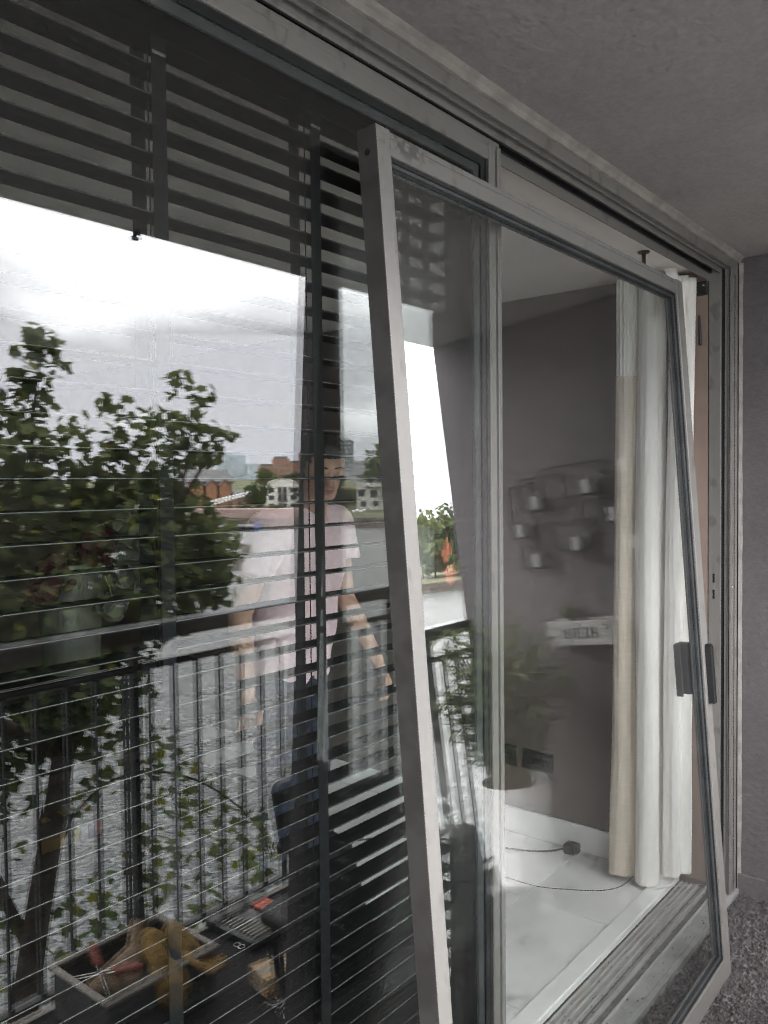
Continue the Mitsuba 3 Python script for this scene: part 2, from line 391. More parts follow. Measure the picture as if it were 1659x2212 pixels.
# fixed glazed leaf on the left
YL = 0.045
lf = thing('fixed_window', 'large fixed double glazed window leaf in grey aluminium frame reflecting sky and water', 'window')
X1 = 1.657
put('top_rail', [box(XW0 + 0.06, 1.607, YL, YL + 0.028, 2.297, 2.327, 0.0015), box(XW0 + 0.06, X1, YL + 0.004, YL + 0.026, 2.327, 2.345)], 'm_alu', lf, smooth=False)
put('bottom_rail', box(XW0 + 0.06, 1.607, YL, YL + 0.028, 0.05, 0.10, 0.0015), 'm_alu', lf, smooth=False)
put('stile', [box(1.6075, 1.632, YL - 0.001, YL + 0.028, 0.045, 2.335, 0.0015), box(1.632, 1.642, YL + 0.012, YL + 0.028, 0.045, 2.335), box(1.642, X1, YL - 0.001, YL + 0.028, 0.045, 2.335, 0.0015)], 'm_alu', lf, smooth=False)
put('edge_seal', box(X1, X1 + 0.003, YL + 0.002, YL + 0.02, 0.045, 2.335), 'm_gasket', lf, smooth=False)
for z in (1.83, 1.42, 0.97, 2.28):
    put('screw', lathe([(0, 0.003), (0.0045, 0.0024), (0.0065, 0.0), (0, 0.0)], 14).apply_transform(trimesh.transformations.rotation_matrix(math.pi / 2, [1, 0, 0])).apply_translation([1.6395, YL + 0.010, z]), 'm_screw', lf)
put('gasket', [box(1.583, 1.6074, YL + 0.006, YL + 0.0085, 0.10, 2.297), box(1.5985, 1.6074, YL + 0.003, YL + 0.006, 0.10, 2.297), box(XW0 + 0.06, 1.583, YL + 0.006, YL + 0.0085, 2.280, 2.297), box(XW0 + 0.06, 1.583, YL + 0.006, YL + 0.0085, 0.1, 0.118)], 'm_gasket', lf, smooth=False)
put('spacer_bar', [box(1.560, 1.584, YL + 0.0118, YL + 0.0178, 0.1, 2.297), box(XW0 + 0.06, 1.560, YL + 0.0118, YL + 0.0178, 2.262, 2.281), box(XW0 + 0.06, 1.560, YL + 0.0118, YL + 0.0178, 0.118, 0.137)], 'm_bead', lf, smooth=False)


def sheet(x0, x1, y, z0, z1):
    return trimesh.Trimesh([(x0, y, z0), (x1, y, z0), (x1, y, z1), (x0, y, z1)], [(0, 1, 2), (0, 2, 3)], process=False)


put('outer_pane', sheet(XW0 + 0.05, 1.603, YL + 0.010, 0.09, 2.305), 'm_glass', lf, smooth=False)
inner = sheet(XW0 + 0.05, 1.603, YL + 0.0185, 0.09, 2.305)
inner.vertices[:, 1] += np.array([0.0, 0.0012, 0.0012, 0.0])     # the sheets of old double glazing are never quite parallel
put('inner_pane', inner, 'm_glass', lf, smooth=False)

# ------------------------------------------------------------------ the lifted-out leaf leaning against the opening
BR = np.array([2.717, -0.150, 0.0])
W, H = 1.567, 2.210
pw = np.array([1.0, 0.017, 0.009]); pw /= np.linalg.norm(pw)
ph = np.array([-0.01, 0.069, 0.998]); ph -= pw * ph.dot(pw); ph /= np.linalg.norm(ph)
pn = np.cross(ph, pw); pn /= np.linalg.norm(pn)
if pn[1] > 0:
    pn = -pn
BL = BR - W * pw
BL[2] += 0.012
M = np.eye(4)
M[:3, 0], M[:3, 1], M[:3, 2], M[:3, 3] = pw, -pn, ph, BL   # local x along, y into depth (behind), z up
dp = thing('door_panel', 'loose sliding door panel of grey aluminium and glass leaning on the opening', 'door')
TH = 0.042


def pp(name, mesh, mat, smooth=False, **k):
    return put(name, mesh, mat, dp, smooth=smooth, M=M, **k)


pp('left_stile', box(0.0012, 0.040, 0, TH, 0, H, 0.0012), 'm_alu')
pp('edge_strip', box(-0.0008, 0.0011, 0.0006, TH - 0.0004, 0.002, H - 0.002), 'm_edge', label='dark brown anodised outer edge of the left stile')
pp('stile_hole', lathe([(0, 0.0006), (0.006, 0.0006), (0.006, 0), (0, 0)], 16).apply_transform(trimesh.transformations.rotation_matrix(-math.pi / 2, [0, 1, 0])).apply_translation([-0.0009, 0.021, H - 0.045]), 'm_black')
pp('right_stile', box(1.512, W, 0, TH, 0, H, 0.0015), 'm_alu')
pp('top_rail', [box(0.0404, 1.5116, 0, TH, H - 0.046, H - 0.003, 0.0015)], 'm_alu')
pp('top_groove', box(0.0404, 1.5116, -0.0006, 0.002, H - 0.0165, H - 0.0150), 'm_grooveshade')  # flat dark strip paints the shaded groove
pp('bottom_rail', box(0.0404, 1.5116, 0, TH, 0.004, 0.066, 0.0015), 'm_alu')
# stepped bead and gasket round the glass
gx0, gx1, gz0, gz1 = 0.0404, 1.5116, 0.0664, H - 0.0464


def ring(i0, i1, y0, y1):
    return [box(gx0 + i0, gx0 + i1, y0, y1, gz0 + i0, gz1 - i0), box(gx1 - i1, gx1 - i0, y0, y1, gz0 + i0, gz1 - i0),
            box(gx0 + i1, gx1 - i1, y0, y1, gz1 - i1, gz1 - i0), box(gx0 + i1, gx1 - i1, y0, y1, gz0 + i0, gz0 + i1)]


pp('gasket', ring(0.0, 0.006, 0.006, 0.018), 'm_gasket')
pp('bead', ring(0.006, 0.0125, 0.004 + 0.006, 0.018), 'm_bead')
pp('inner_gasket', ring(0.0125, 0.0165, 0.0135, 0.018), 'm_gasket')
pp('spacer_bar', ring(0.008, 0.019, 0.0196, 0.0267), 'm_bead')
g = sheet(gx0 + 0.002, gx1 - 0.002, 0.0188, gz0 + 0.002, gz1 - 0.002)
pp('outer_pane', g, 'm_pane')
g = sheet(gx0 + 0.002, gx1 - 0.002, 0.0275, gz0 + 0.002, gz1 - 0.002)
pp('inner_pane', g, 'm_pane')
hz0, hz1 = 0.868, 1.052
pp('outer_handle', [box(1.531, 1.552, -0.021, 0.0005, hz0, hz1, 0.0025), box(1.535, 1.549, -0.018, 0.0, hz1, hz1 + 0.004, 0.002)], 'm_black', smooth=30, label='black pull handle on the right stile')
lev = m3.Manifold.batch_hull([m3.Manifold.sphere(0.006, 16).translate((1.5535, -0.014, z)) for z in (0.935, 0.985)])
pp('handle_catch', to_tm(lev), 'm_blackmatt', smooth=True)
pp('inner_handle', [box(1.470, 1.476, 0.058, 0.078, hz0 + 0.03, hz1 + 0.01, 0.001), box(1.476, 1.515, 0.071, 0.078, hz0 + 0.03, hz1 + 0.01, 0.001), box(1.510, 1.530, 0.0425, 0.078, hz0 + 0.03, hz1 + 0.01, 0.001)], 'm_bead', label='grey inner pull handle seen through the glass')

# ------------------------------------------------------------------ venetian blind behind the fixed leaf
bl = thing('venetian_blind', 'black venetian blind lowered behind the fixed window with open slats', 'blind')
BX0, BX1, BY = XW0 + 0.05, 1.578, 0.130
put('head_rail', box(BX0, BX1, BY - 0.003, BY + 0.055, 2.262, 2.315, 0.003), 'm_slat', bl)
pitch = 0.0449
from shapely.geometry import Polygon
zslats = [0.9635 + pitch * k for k in range(-19, 29)]
xs = np.array([BX0, BX1])
for z in zslats:
    yy = np.linspace(0.0022, 0.05, 7)
    zz = 0.0022 * (1 - ((yy - 0.025) / 0.025) ** 2)
    jit = rng.normal(0, 0.0006)
    nose = [(0.0022 - 0.0016 * math.sin(t), 0.0004 + 0.0016 * math.cos(t)) for t in np.linspace(0, math.pi, 9)]
    for nm, pts, mt in (('slat', [(y, q + 0.0014) for y, q in zip(yy, zz)] + [(y, q - 0.0014) for y, q in zip(yy[::-1], zz[::-1])], 'm_slat'), ('edge', nose, 'm_slatedge')):
        m = trimesh.creation.extrude_polygon(Polygon(pts), BX1 - BX0, engine='earcut')
        v = m.vertices
        m.vertices = np.c_[BX0 + v[:, 2], BY + v[:, 0], z + v[:, 1] + jit]
        if m.volume < 0:
            m.invert()
        sk = put(nm, m, mt, bl if nm == 'slat' else sk, smooth=40)
put('bottom_rail', box(BX0, BX1, BY, BY + 0.05, 0.068, 0.088, 0.003), 'm_slat', bl)
for xt in (0.107, 0.450, 0.793, 1.136, 1.479):
    t = []
    for y, ww in ((BY - 0.003, 0.0128), (BY + 0.052, 0.0128)):
        t.append(box(xt - ww, xt + ww, y, y + 0.0012, 0.07, 2.262))
    put('ladder_tape', t, 'm_tape', bl, smooth=False)
    put('lift_cord', tube([(xt, BY + 0.025, 0.08), (xt, BY + 0.025, 2.262)], 0.0012, 6), 'm_tape', bl, smooth=True)
    put('tape_clip', box(xt - 0.0125, xt + 0.0125, BY - 0.005, BY - 0.0033, 2.236, 2.241, 0.0006), 'm_steel', bl, smooth=False)
for dx in (0.0, 0.012):
    put('pull_cord', tube(spline([(1.53 + dx, BY - 0.008, 2.27), (1.53 + dx, BY - 0.010, 1.9), (1.531 + dx, BY - 0.009, 1.2)], 12), 0.0013, 6), 'm_tape', bl, smooth=True)

put('window_mullion', box(1.544, 1.745, 0.108, 0.1235, 0.0525, 2.36, 0.002), 'm_mull', label='dark flat mullion board between the blind and the door opening', cat='mullion')
pr('m_mull', vary((0.016, 0.015, 0.0145), (0.026, 0.024, 0.023), 12), 0.7, 0.2)

# ------------------------------------------------------------------ the room
ZR = 0.035
put('room_wall', box(XIN, XIN + 0.085, 0.084, 4.6, -0.1, 2.372), 'm_wall', label='dark taupe painted wall on the right of the room', cat='wall')
put('room_wall__reveal', box(XIN - 0.002, XIN - 0.0002, 0.0835, 0.232, 0.0535, 2.3645), 'm_walllit', smooth=False, label='strip of the taupe wall coloured paler for daylight beside the door jamb')
put('room_wall', box(-1.5, XIN, 4.5, 4.6, -0.1, 2.372), 'm_wall', label='dark painted back wall deep in the room', cat='wall')
put('room_wall', box(-1.6, -1.5, 0.25, 4.6, -0.1, 2.372), 'm_wall', label='dark painted wall at the far left of the room', cat='wall')
put('room_ceiling', box(-1.6, XIN + 0.085, 0.0835, 4.6, 2.3725, 2.40), 'm_ceil', kind='structure', label='plain white room ceiling')
put('room_ceiling__reveal', box(-0.25, XIN, 0.0832, 0.25, 2.365, 2.3724), 'm_ceil')
rf = put('room_floor', box(-1.6, XIN, 0.252, 4.6, -0.1, ZR - 0.003), 'm_grout', kind='structure', label='white marble tiled room floor')
tx = np.arange(XIN - 0.012 - 0.6 * 8, XIN, 0.6)
for ix in range(7):
    for iy in range(7):
        x1 = XIN - 0.014 - 0.6 * ix + 0.12
        x0, x1 = x1 - 0.598, min(x1, XIN - 0.013)
        y0 = 0.254 + 0.6 * iy - (0.25 if iy else 0)
        y1 = min(0.254 + 0.6 * (iy + 1) - 0.25 - 0.002, 4.49)
        put('tile', box(max(x0, -1.49), x1, y0, y1, ZR - 0.008, ZR, 0.0008), 'm_tile', rf, smooth=False)
put('skirting_board', box(XIN - 0.014, XIN - 0.0005, 0.252, 4.49, ZR + 0.0005, 0.146, 0.003), 'm_white', label='white skirting board along the taupe wall', cat='skirting board')
put('threshold', box(-0.25, XIN - 0.0005, 0.1885, 0.2525, 0.0265, 0.052, 0.004), 'm_white', label='white door threshold board between tracks and marble floor', cat='threshold')


def socket(y0, y1, z0, z1, label, holes):
    k = thing('wall_socket', label, 'socket', None)
    put('plate', box(XIN - 0.007, XIN - 0.0006, y0, y1, z0, z1, 0.002), 'm_sock', k)
    for yc in holes:
        zc = (z0 + z1) / 2 - 0.008
        put('pin_holes', [box(XIN - 0.0076, XIN - 0.0069, yc - 0.002, yc + 0.002, zc + 0.010, zc + 0.019), box(XIN - 0.0076, XIN - 0.0069, yc - 0.014, yc - 0.008, zc - 0.008, zc - 0.004), box(XIN - 0.0076, XIN - 0.0069, yc + 0.008, yc + 0.014, zc - 0.008, zc - 0.004)], 'm_black', k, smooth=False)
        put('switch', box(XIN - 0.0095, XIN - 0.0069, yc + 0.016, yc + 0.026, z1 - 0.028, z1 - 0.010, 0.001), 'm_blackmatt', k)


pr('m_sock', (0.10, 0.10, 0.105), 0.3, 0.5, metallic=0.6)
socket(0.729, 0.876, 0.333, 0.419, 'dark metal double wall socket low on the taupe wall', (0.762, 0.835))
socket(0.906, 0.992, 0.333, 0.419, 'dark metal single wall plate beside the double socket', (0.949,))
pl = thing('power_plug', 'black mains plug with cable lying on the marble floor', 'plug')
put('body', to_tm(m3.Manifold.batch_hull([m3.Manifold.sphere(0.009, 14).translate((3.15 + a * 0.018, 0.62 + b * 0.02, ZR + 0.022 + c * 0.012)) for a in (-1, 1) for b in (-1, 1) for c in (-1, 1)])), 'm_black', pl, smooth=True)
put('pin', [box(3.139 + dx, 3.145 + dx, 0.62 - 0.014 + dy, 0.62 - 0.010 + dy, ZR + 0.0005, ZR + 0.004) for dx, dy in ((0, 0), (0.02, 0), (0.01, 0.012))] + [box(3.10, 3.13, 0.590, 0.594, ZR + 0.008, ZR + 0.012), box(3.10, 3.13, 0.604, 0.608, ZR + 0.008, ZR + 0.012)], 'm_steel', pl, smooth=False)
put('cable', tube(spline([(3.14, 0.643, ZR + 0.02), (3.10, 0.70, ZR + 0.006), (3.03, 0.82, ZR + 0.005), (2.98, 0.97, ZR + 0.005), (2.93, 1.12, ZR + 0.005), (2.7, 1.4, ZR + 0.005), (2.5, 1.5, ZR + 0.005)], 40), 0.004, 8), 'm_black', pl, smooth=True)
put('thin_wire', tube(spline([(2.62, 0.98, ZR + 0.002), (2.68, 0.80, ZR + 0.002), (2.78, 0.75, ZR + 0.003), (2.80, 0.62, ZR + 0.002), (2.86, 0.48, ZR + 0.002), (2.93, 0.38, ZR + 0.002), (2.99, 0.345, ZR + 0.002), (3.06, 0.335, ZR + 0.003), (3.10, 0.335, ZR + 0.004)], 60), 0.0014, 6), 'm_gasket', smooth=True, label='thin dark wire curling across the marble floor', cat='wire')
put('thin_wire', tube(spline([(3.02, 0.215, 0.0545), (3.06, 0.19, 0.0545), (3.10, 0.165, 0.052), (3.15, 0.12, 0.050), (3.175, 0.10, 0.050)], 24), 0.0012, 6), 'm_steel', smooth=True, label='short bright wire end lying across threshold and tracks', cat='wire')

# curtains gathered at the right side
cu = thing('curtain', 'long cream lined curtain gathered at the right of the opening', 'curtain')


def cloth(path_top, path_bot, z0, z1, n=90, m=60, amp=0.004, seed=0):
    a, b = spline(np.c_[np.array(path_top), np.zeros(len(path_top))], n)[:, :2], spline(np.c_[np.array(path_bot), np.zeros(len(path_bot))], n)[:, :2]
    V = []
    for j in range(m):
        t = j / (m - 1)
        q = a * (1 - t) + b * t
        z = z1 + (z0 - z1) * t
        nn = meshkit.fbm(np.c_[np.arange(n) * 0.085, np.full(n, t * 2.2), np.full(n, seed)], 3, seed) - 0.5
        q = q + np.c_[nn, -nn] * amp * 4
        V.append(np.c_[q, np.full(n, z) + 0.003 * np.sin(np.arange(n) * 0.13 + seed) * t])
    V = np.array(V).reshape(-1, 3)
    i, j = np.meshgrid(np.arange(m - 1), np.arange(n - 1), indexing='ij')
    q = np.stack([i * n + j, i * n + j + 1, (i + 1) * n + j + 1, (i + 1) * n + j], -1).reshape(-1, 4)
    return trimesh.Trimesh(V, np.vstack([q[:, [0, 1, 2]], q[:, [0, 2, 3]]]), process=False)


# face fabric (beige) on the room side, white lining towards the window
put('face_fabric', cloth([(3.10, 0.35), (3.06, 0.375), (3.03, 0.365), (3.035, 0.34), (3.06, 0.325), (3.075, 0.30)], [(3.10, 0.405), (3.05, 0.405), (3.015, 0.39), (3.02, 0.355), (3.045, 0.335), (3.06, 0.31)], 0.062, 1.98, seed=1), 'm_drape', cu, smooth=True)
# pleated heading band
ang = np.linspace(0, 1, 200)
hp = np.array([(3.10, 0.352), (3.06, 0.378), (3.03, 0.366), (3.036, 0.338), (3.062, 0.322), (3.076, 0.298)])
cv = spline(np.c_[hp, np.zeros(len(hp))], 200)[:, :2]
tn = np.gradient(cv, axis=0); tn /= np.linalg.norm(tn, axis=1, keepdims=True)
cv2 = cv + np.c_[-tn[:, 1], tn[:, 0]] * (0.0045 * np.abs(np.sin(ang * 40)))[:, None]
V = np.vstack([np.c_[cv2, np.full(200, 2.34)], np.c_[cv2 * 1.0, np.full(200, 1.975)]])
F_ = np.vstack([np.c_[np.arange(199), np.arange(1, 200), np.arange(201, 400)], np.c_[np.arange(199), np.arange(201, 400), np.arange(200, 399)]])
put('pleated_heading', trimesh.Trimesh(V, F_, process=False), 'm_curtain', cu, smooth=60)
put('lining', cloth([(3.075, 0.30), (3.06, 0.275), (3.085, 0.245), (3.115, 0.25), (3.12, 0.225), (3.145, 0.215), (3.155, 0.24)], [(3.055, 0.31), (3.02, 0.285), (3.03, 0.235), (3.075, 0.225), (3.10, 0.245), (3.12, 0.225), (3.15, 0.235)], 0.056, 2.345, seed=2), 'm_curtain', cu, smooth=True)
put('lining', cloth([(3.12, 0.20), (3.10, 0.18), (3.12, 0.15), (3.145, 0.155), (3.15, 0.13), (3.175, 0.125), (3.185, 0.15)], [(3.10, 0.215), (3.085, 0.19), (3.11, 0.155), (3.145, 0.165), (3.155, 0.14), (3.18, 0.14), (3.19, 0.17)], 0.085, 2.335, seed=4), 'm_curtain', cu, smooth=True)
put('gathered_top', [cloth([(3.0, 0.17), (3.04, 0.15), (3.06, 0.19), (3.09, 0.16), (3.11, 0.2), (3.14, 0.15), (3.17, 0.19)], [(3.03, 0.17), (3.05, 0.14), (3.08, 0.19), (3.10, 0.14), (3.13, 0.19), (3.15, 0.13), (3.18, 0.17)], 2.20, 2.345, 120, 20, amp=0.008, seed=6)], 'm_curtain', cu, smooth=True)
put('cord_tassel', to_tm(m3.Manifold.batch_hull([m3.Manifold.sphere(0.004, 12).translate((3.165, 0.105, 2.19)), m3.Manifold.sphere(0.007, 12).translate((3.17, 0.103, 2.09))])), 'm_black', cu, smooth=True)
pk = thing('curtain_bracket', 'small bronze ceiling bracket for the curtain pole near the curtain', 'bracket')
put('disc', lathe([(0, 0), (0.02, 0), (0.02, -0.005), (0, -0.006)], 20, (2.80, 0.17, 2.364)), 'm_brz', pk)
put('stalk', tube([(2.80, 0.17, 2.36), (2.80, 0.17, 2.29)], 0.007, 12), 'm_brz', pk, smooth=True)
pr('m_brz', (0.13, 0.10, 0.08), 0.4, 0.5, metallic=0.7)

rugm = trimesh.creation.extrude_polygon(Polygon([(-0.4, 0.62), (2.10, 0.62), (2.20, 0.95), (2.62, 1.40), (2.9, 2.2), (2.9, 3.4), (-0.4, 3.4)]).buffer(0.02), 0.0115, engine='earcut')
rugm.apply_translation([0, 0, ZR + 0.0005])
put('rug', rugm, 'm_rug', smooth=False, label='charcoal rug on the marble floor under the man', cat='rug')

# ------------------------------------------------------------------ things inside behind the blind
P0 = np.array([1.293, 1.27, 1.0525])   # foot of the vase
pr('m_wood', vary((0.007, 0.006, 0.0055), (0.014, 0.012, 0.011), 8, sx=6), 0.7, 0.1)
pr('m_vase', vary((0.085, 0.092, 0.075), (0.11, 0.116, 0.10), 10), 0.35)
bkc = thing('bookcase', 'dark low bookcase behind the blind carrying a flower vase', 'bookcase')
bx0, bx1, by0, by1 = 0.80, 1.62, 1.10, 1.42
put('side', box(bx0, bx0 + 0.025, by0, by1, ZR, 1.052, 0.002), 'm_wood', bkc)
put('side', box(bx1 - 0.025, bx1, by0, by1, ZR, 1.052, 0.002), 'm_wood', bkc)
put('back', box(bx0 + 0.0255, bx1 - 0.0255, by1 - 0.015, by1, ZR, 1.025), 'm_wood', bkc)
for z in (ZR + 0.04, 0.28, 0.545, 0.80, 1.027):
    put('shelf', box(bx0 + 0.0255, bx1 - 0.0255, by0, by1 - 0.0155, z, z + 0.025, 0.001), 'm_wood', bkc)
cols = [(0.40, 0.26, 0.10), (0.03, 0.03, 0.03), (0.42, 0.34, 0.08), (0.45, 0.45, 0.43), (0.05, 0.07, 0.2), (0.24, 0.05, 0.04)]
bn = ('orange brown', 'black', 'mustard', 'pale grey', 'navy', 'dark red')
x = 1.16
for i, c in enumerate(cols):
    pr(f'm_book{i}', tuple(0.4 * v_ for v_ in c), 0.6)
    w_ = (0.018, 0.02, 0.018, 0.022, 0.016, 0.02)[i]
    h_ = (0.10, 0.11, 0.105, 0.12, 0.10, 0.11)[i]
    put('book', box(x, x + w_, by0 + 0.02, by0 + 0.12, 0.5705, 0.5705 + h_, 0.001), f'm_book{i}', label=f'{bn[i]} book standing on the shelf of the dark bookcase', cat='book')
    x += w_ + 0.002
VK = 1.53
VT = np.eye(4); VT[:3, :3] *= VK; VT[:3, 3] = P0 - VK * np.array([0.845, 0.52, 1.2355])
vs = thing('flower_vase', 'tall pale vase of pink and white flowers on the bookcase', 'vase')
put('body', lathe([(0, 0), (0.05, 0), (0.056, 0.1), (0.058, 0.2), (0.056, 0.203), (0.052, 0.2), (0.05, 0.02), (0, 0.02)], 32, (0.845, 0.52, 1.2355)).apply_transform(VT), 'm_vase', vs, smooth=40)


def petals(center, n, r, s, seed):
    g_ = np.random.default_rng(seed)
    ms = []
    for k in range(n):
        d = g_.normal(size=3); d /= np.linalg.norm(d)
        c = np.array(center) + d * r * g_.uniform(0.5, 1)
        a = np.cross(d, [0.3, 0.2, 1.0]); a /= np.linalg.norm(a)
        b = np.cross(d, a)
        ang_ = np.linspace(0, 2 * np.pi, 9)[:-1]
        ringv = np.array([c + s * (np.cos(t) * a + np.sin(t) * b) + d * s * 0.25 for t in ang_])
        v = np.vstack([[c - d * s * 0.1], ringv])
        f = [(0, i + 1, (i + 1) % 8 + 1) for i in range(8)]
        ms.append(trimesh.Trimesh(v, f, process=False))
    return cat_(ms)


for i, (c, n, r, s, m_) in enumerate([((0.77, 0.44, 1.43), 16, 0.035, 0.016, 'm_pinkpetal'), ((0.745, 0.43, 1.405), 12, 0.03, 0.016, 'm_pinkpetal'), ((0.86, 0.45, 1.47), 18, 0.04, 0.017, 'm_pinkpetal'),
                                    ((0.95, 0.47, 1.46), 14, 0.035, 0.018, 'm_whitepetal'), ((0.915, 0.44, 1.40), 12, 0.03, 0.019, 'm_whitepetal'), ((0.88, 0.43, 1.365), 8, 0.024, 0.02, 'm_whitepetal'), ((0.93, 0.46, 1.52), 10, 0.03, 0.017, 'm_whitepetal')]):
    f_ = put('flower', petals(c, n, r, s, i).apply_transform(VT), m_, vs, smooth=False)
    put('flower_stem', tube(spline([(0.845, 0.52, 1.40), tuple(0.5 * (np.array(c) + np.array([0.845, 0.5, 1.5]))), c], 8), 0.002, 5).apply_transform(VT), 'm_stem', vs, smooth=True)
# ornament of orange felt on the inside of the glass
pr('m_orange', (0.62, 0.14, 0.09), 0.6)
oo = thing('hanging_ornament', 'orange red hanging ornament with a round disc behind the door glass', 'ornament')
OX, OY, OZ = 1.505, 0.098, 1.385
put('disc', trimesh.creation.cylinder(0.021, 0.006, sections=32).apply_transform(trimesh.transformations.rotation_matrix(math.pi / 2, [1, 0, 0])).apply_translation([OX + 0.012, OY, OZ - 0.006]), 'm_orange', oo)
put('figure', [box(OX - 0.02, OX + 0.02, OY - 0.002, OY + 0.002, OZ + 0.037, OZ + 0.052, 0.001), box(OX - 0.010, OX + 0.014, OY - 0.002, OY + 0.002, OZ + 0.0525, OZ + 0.066, 0.001), box(OX - 0.004, OX + 0.004, OY - 0.002, OY + 0.002, OZ + 0.0665, OZ + 0.08, 0.001), box(OX - 0.012, OX + 0.006, OY - 0.002, OY + 0.002, OZ + 0.022, OZ + 0.0365, 0.001)], 'm_orange', oo, smooth=False)
put('cord', tube([(OX, OY, OZ + 0.08), (OX, OY, 2.27)], 0.0006, 5), 'm_tape', oo, smooth=True)
put('link', tube([(OX - 0.004, OY, OZ + 0.022), (OX + 0.002, OY, OZ + 0.012)], 0.001, 5), 'm_orange', oo, smooth=True)


# ------------------------------------------------------------------ the man in the room
def hull(*balls, seg=20):
    return m3.Manifold.batch_hull([m3.Manifold.sphere(r, seg).translate(tuple(map(float, c))) for c, r in balls])


def chain(*balls):
    return [hull(a, b) for a, b in zip(balls[:-1], balls[1:])]


def soft(parts, edge=0.012, it=8):
    b = m3.Manifold.batch_boolean(parts, m3.OpType.Add)
    b = b.refine_to_length(edge)
    t = to_tm(b)
    t = trimesh.Trimesh(t.vertices, t.faces, process=True)
    trimesh.smoothing.filter_taubin(t, lamb=0.5, nu=0.53, iterations=it)
    return t


P = lambda *a: np.array(a, float)
neck, head = P(2.262, 1.25, 1.475), P(2.280, 1.195, 1.643)
shR, shL = P(1.985, 1.18, 1.42), P(2.470, 1.31, 1.425)
elR, elL = P(1.868, 1.20, 1.14), P(2.510, 1.30, 1.13)
wrR, wrL = P(1.815, 1.11, 0.905), P(2.585, 1.19, 0.865)
chest, belly, pelvis = P(2.225, 1.25, 1.30), P(2.195, 1.27, 1.08), P(2.185, 1.29, 0.93)
hipR, hipL = P(2.095, 1.28, 0.90), P(2.275, 1.31, 0.90)
knR, knL = P(2.07, 1.24, 0.50), P(2.30, 1.29, 0.50)
anR, anL = P(2.06, 1.31, 0.125), P(2.32, 1.36, 0.125)
man = thing('person', 'man in pink T-shirt and jeans looking down behind the blind', 'person')
# head frame: facing the window and turned a little to the right of the picture, tipped down
fwd = P(-0.45, -0.83, -0.33); fwd /= np.linalg.norm(fwd)
sid = np.cross(fwd, P(0, 0, 1)); sid /= np.linalg.norm(sid)   # his right
hup = np.cross(sid, fwd)
L = lambda f_, s_, u_: head + fwd * f_ + sid * s_ + hup * u_
skull = [hull((L(-0.025, 0, 0.035), 0.085), (L(0.015, 0, 0.03), 0.078), (L(0.02, 0, 0.0), 0.070)),
         hull((L(0.02, 0, 0.0), 0.068), (L(0.045, 0.02, -0.085), 0.026), (L(0.045, -0.02, -0.085), 0.026), (L(-0.005, 0.035, -0.06), 0.03), (L(-0.005, -0.035, -0.06), 0.03)),
         hull((L(0.09, 0, 0.005), 0.009), (L(0.112, 0, -0.032), 0.0115), (L(0.092, 0.012, -0.036), 0.009), (L(0.092, -0.012, -0.036), 0.009)),
         hull((L(0.078, 0.03, 0.022), 0.012), (L(0.084, 0, 0.022), 0.012), (L(0.078, -0.03, 0.022), 0.012)),
         hull((L(0.074, 0.016, -0.066), 0.010), (L(0.078, 0, -0.066), 0.011), (L(0.074, -0.016, -0.066), 0.010))]
for s_ in (-1, 1):
    skull.append(hull((L(-0.01, 0.078 * s_, 0.015), 0.010), (L(-0.015, 0.083 * s_, -0.005), 0.010), (L(-0.008, 0.079 * s_, -0.028), 0.008)))


def hand(wr, direction, thumb_side, curl):
    d = direction / np.linalg.norm(direction)
    n = np.cross(d, thumb_side); n /= np.linalg.norm(n)
    s = np.cross(n, d)
    s = s / np.linalg.norm(s)
    if s.dot(thumb_side) < 0:
        s = -s
    parts = [hull((wr, 0.024), (wr + d * 0.03, 0.022)),
             hull((wr + d * 0.03 + s * 0.022, 0.014), (wr + d * 0.03 - s * 0.022, 0.014), (wr + d * 0.09 + s * 0.03, 0.012), (wr + d * 0.085 - s * 0.03, 0.011))]
    for k, (off, ln) in enumerate(((0.031, 0.068), (0.011, 0.078), (-0.010, 0.072), (-0.030, 0.056))):
        b0 = wr + d * 0.085 + s * off
        c = curl * (1 + 0.15 * k)
        p1 = b0 + (d * math.cos(c) + n * math.sin(c)) * ln * 0.45
        p2 = p1 + (d * math.cos(2 * c) + n * math.sin(2 * c)) * ln * 0.32
        p3 = p2 + (d * math.cos(2.8 * c) + n * math.sin(2.8 * c)) * ln * 0.25
        parts += chain((b0, 0.0105), (p1, 0.0095), (p2, 0.0088), (p3, 0.0075))
    t0 = wr + d * 0.035 + s * 0.026
    t1 = t0 + (d * 0.6 + s * 0.7 + n * 0.3) * 0.036
    t2 = t1 + (d * 0.9 + s * 0.15 + n * 0.45) * 0.032
    t3 = t2 + (d * 0.95 + n * 0.4) * 0.022
    parts += chain((t0, 0.014), (t1, 0.012), (t2, 0.0105), (t3, 0.009))
    return parts


body = skull + chain((neck + P(0, 0.01, -0.05), 0.062), (neck + P(0.02, -0.005, 0.05), 0.056), (L(-0.02, 0, -0.04), 0.056))
body += chain((shR, 0.058), (shR * 0.5 + elR * 0.5, 0.047), (elR, 0.040), (elR * 0.65 + wrR * 0.35, 0.040), (wrR, 0.026))
body += chain((shL, 0.058), (shL * 0.5 + elL * 0.5, 0.047), (elL, 0.040), (elL * 0.65 + wrL * 0.35, 0.040), (wrL, 0.026))
body += [hull((shR + P(0.05, 0, -0.02), 0.06), (shL + P(-0.05, 0, -0.02), 0.06), (chest, 0.10), (neck + P(0, 0, -0.06), 0.06)), hull((chest, 0.10), (belly, 0.10)), hull((belly, 0.10), (hipR, 0.09), (hipL, 0.09))]
for h_, k_, a_ in ((hipR, knR, anR), (hipL, knL, anL)):
    body += chain((h_, 0.085), (k_, 0.055), (k_ * 0.6 + a_ * 0.4, 0.052), (a_, 0.036))
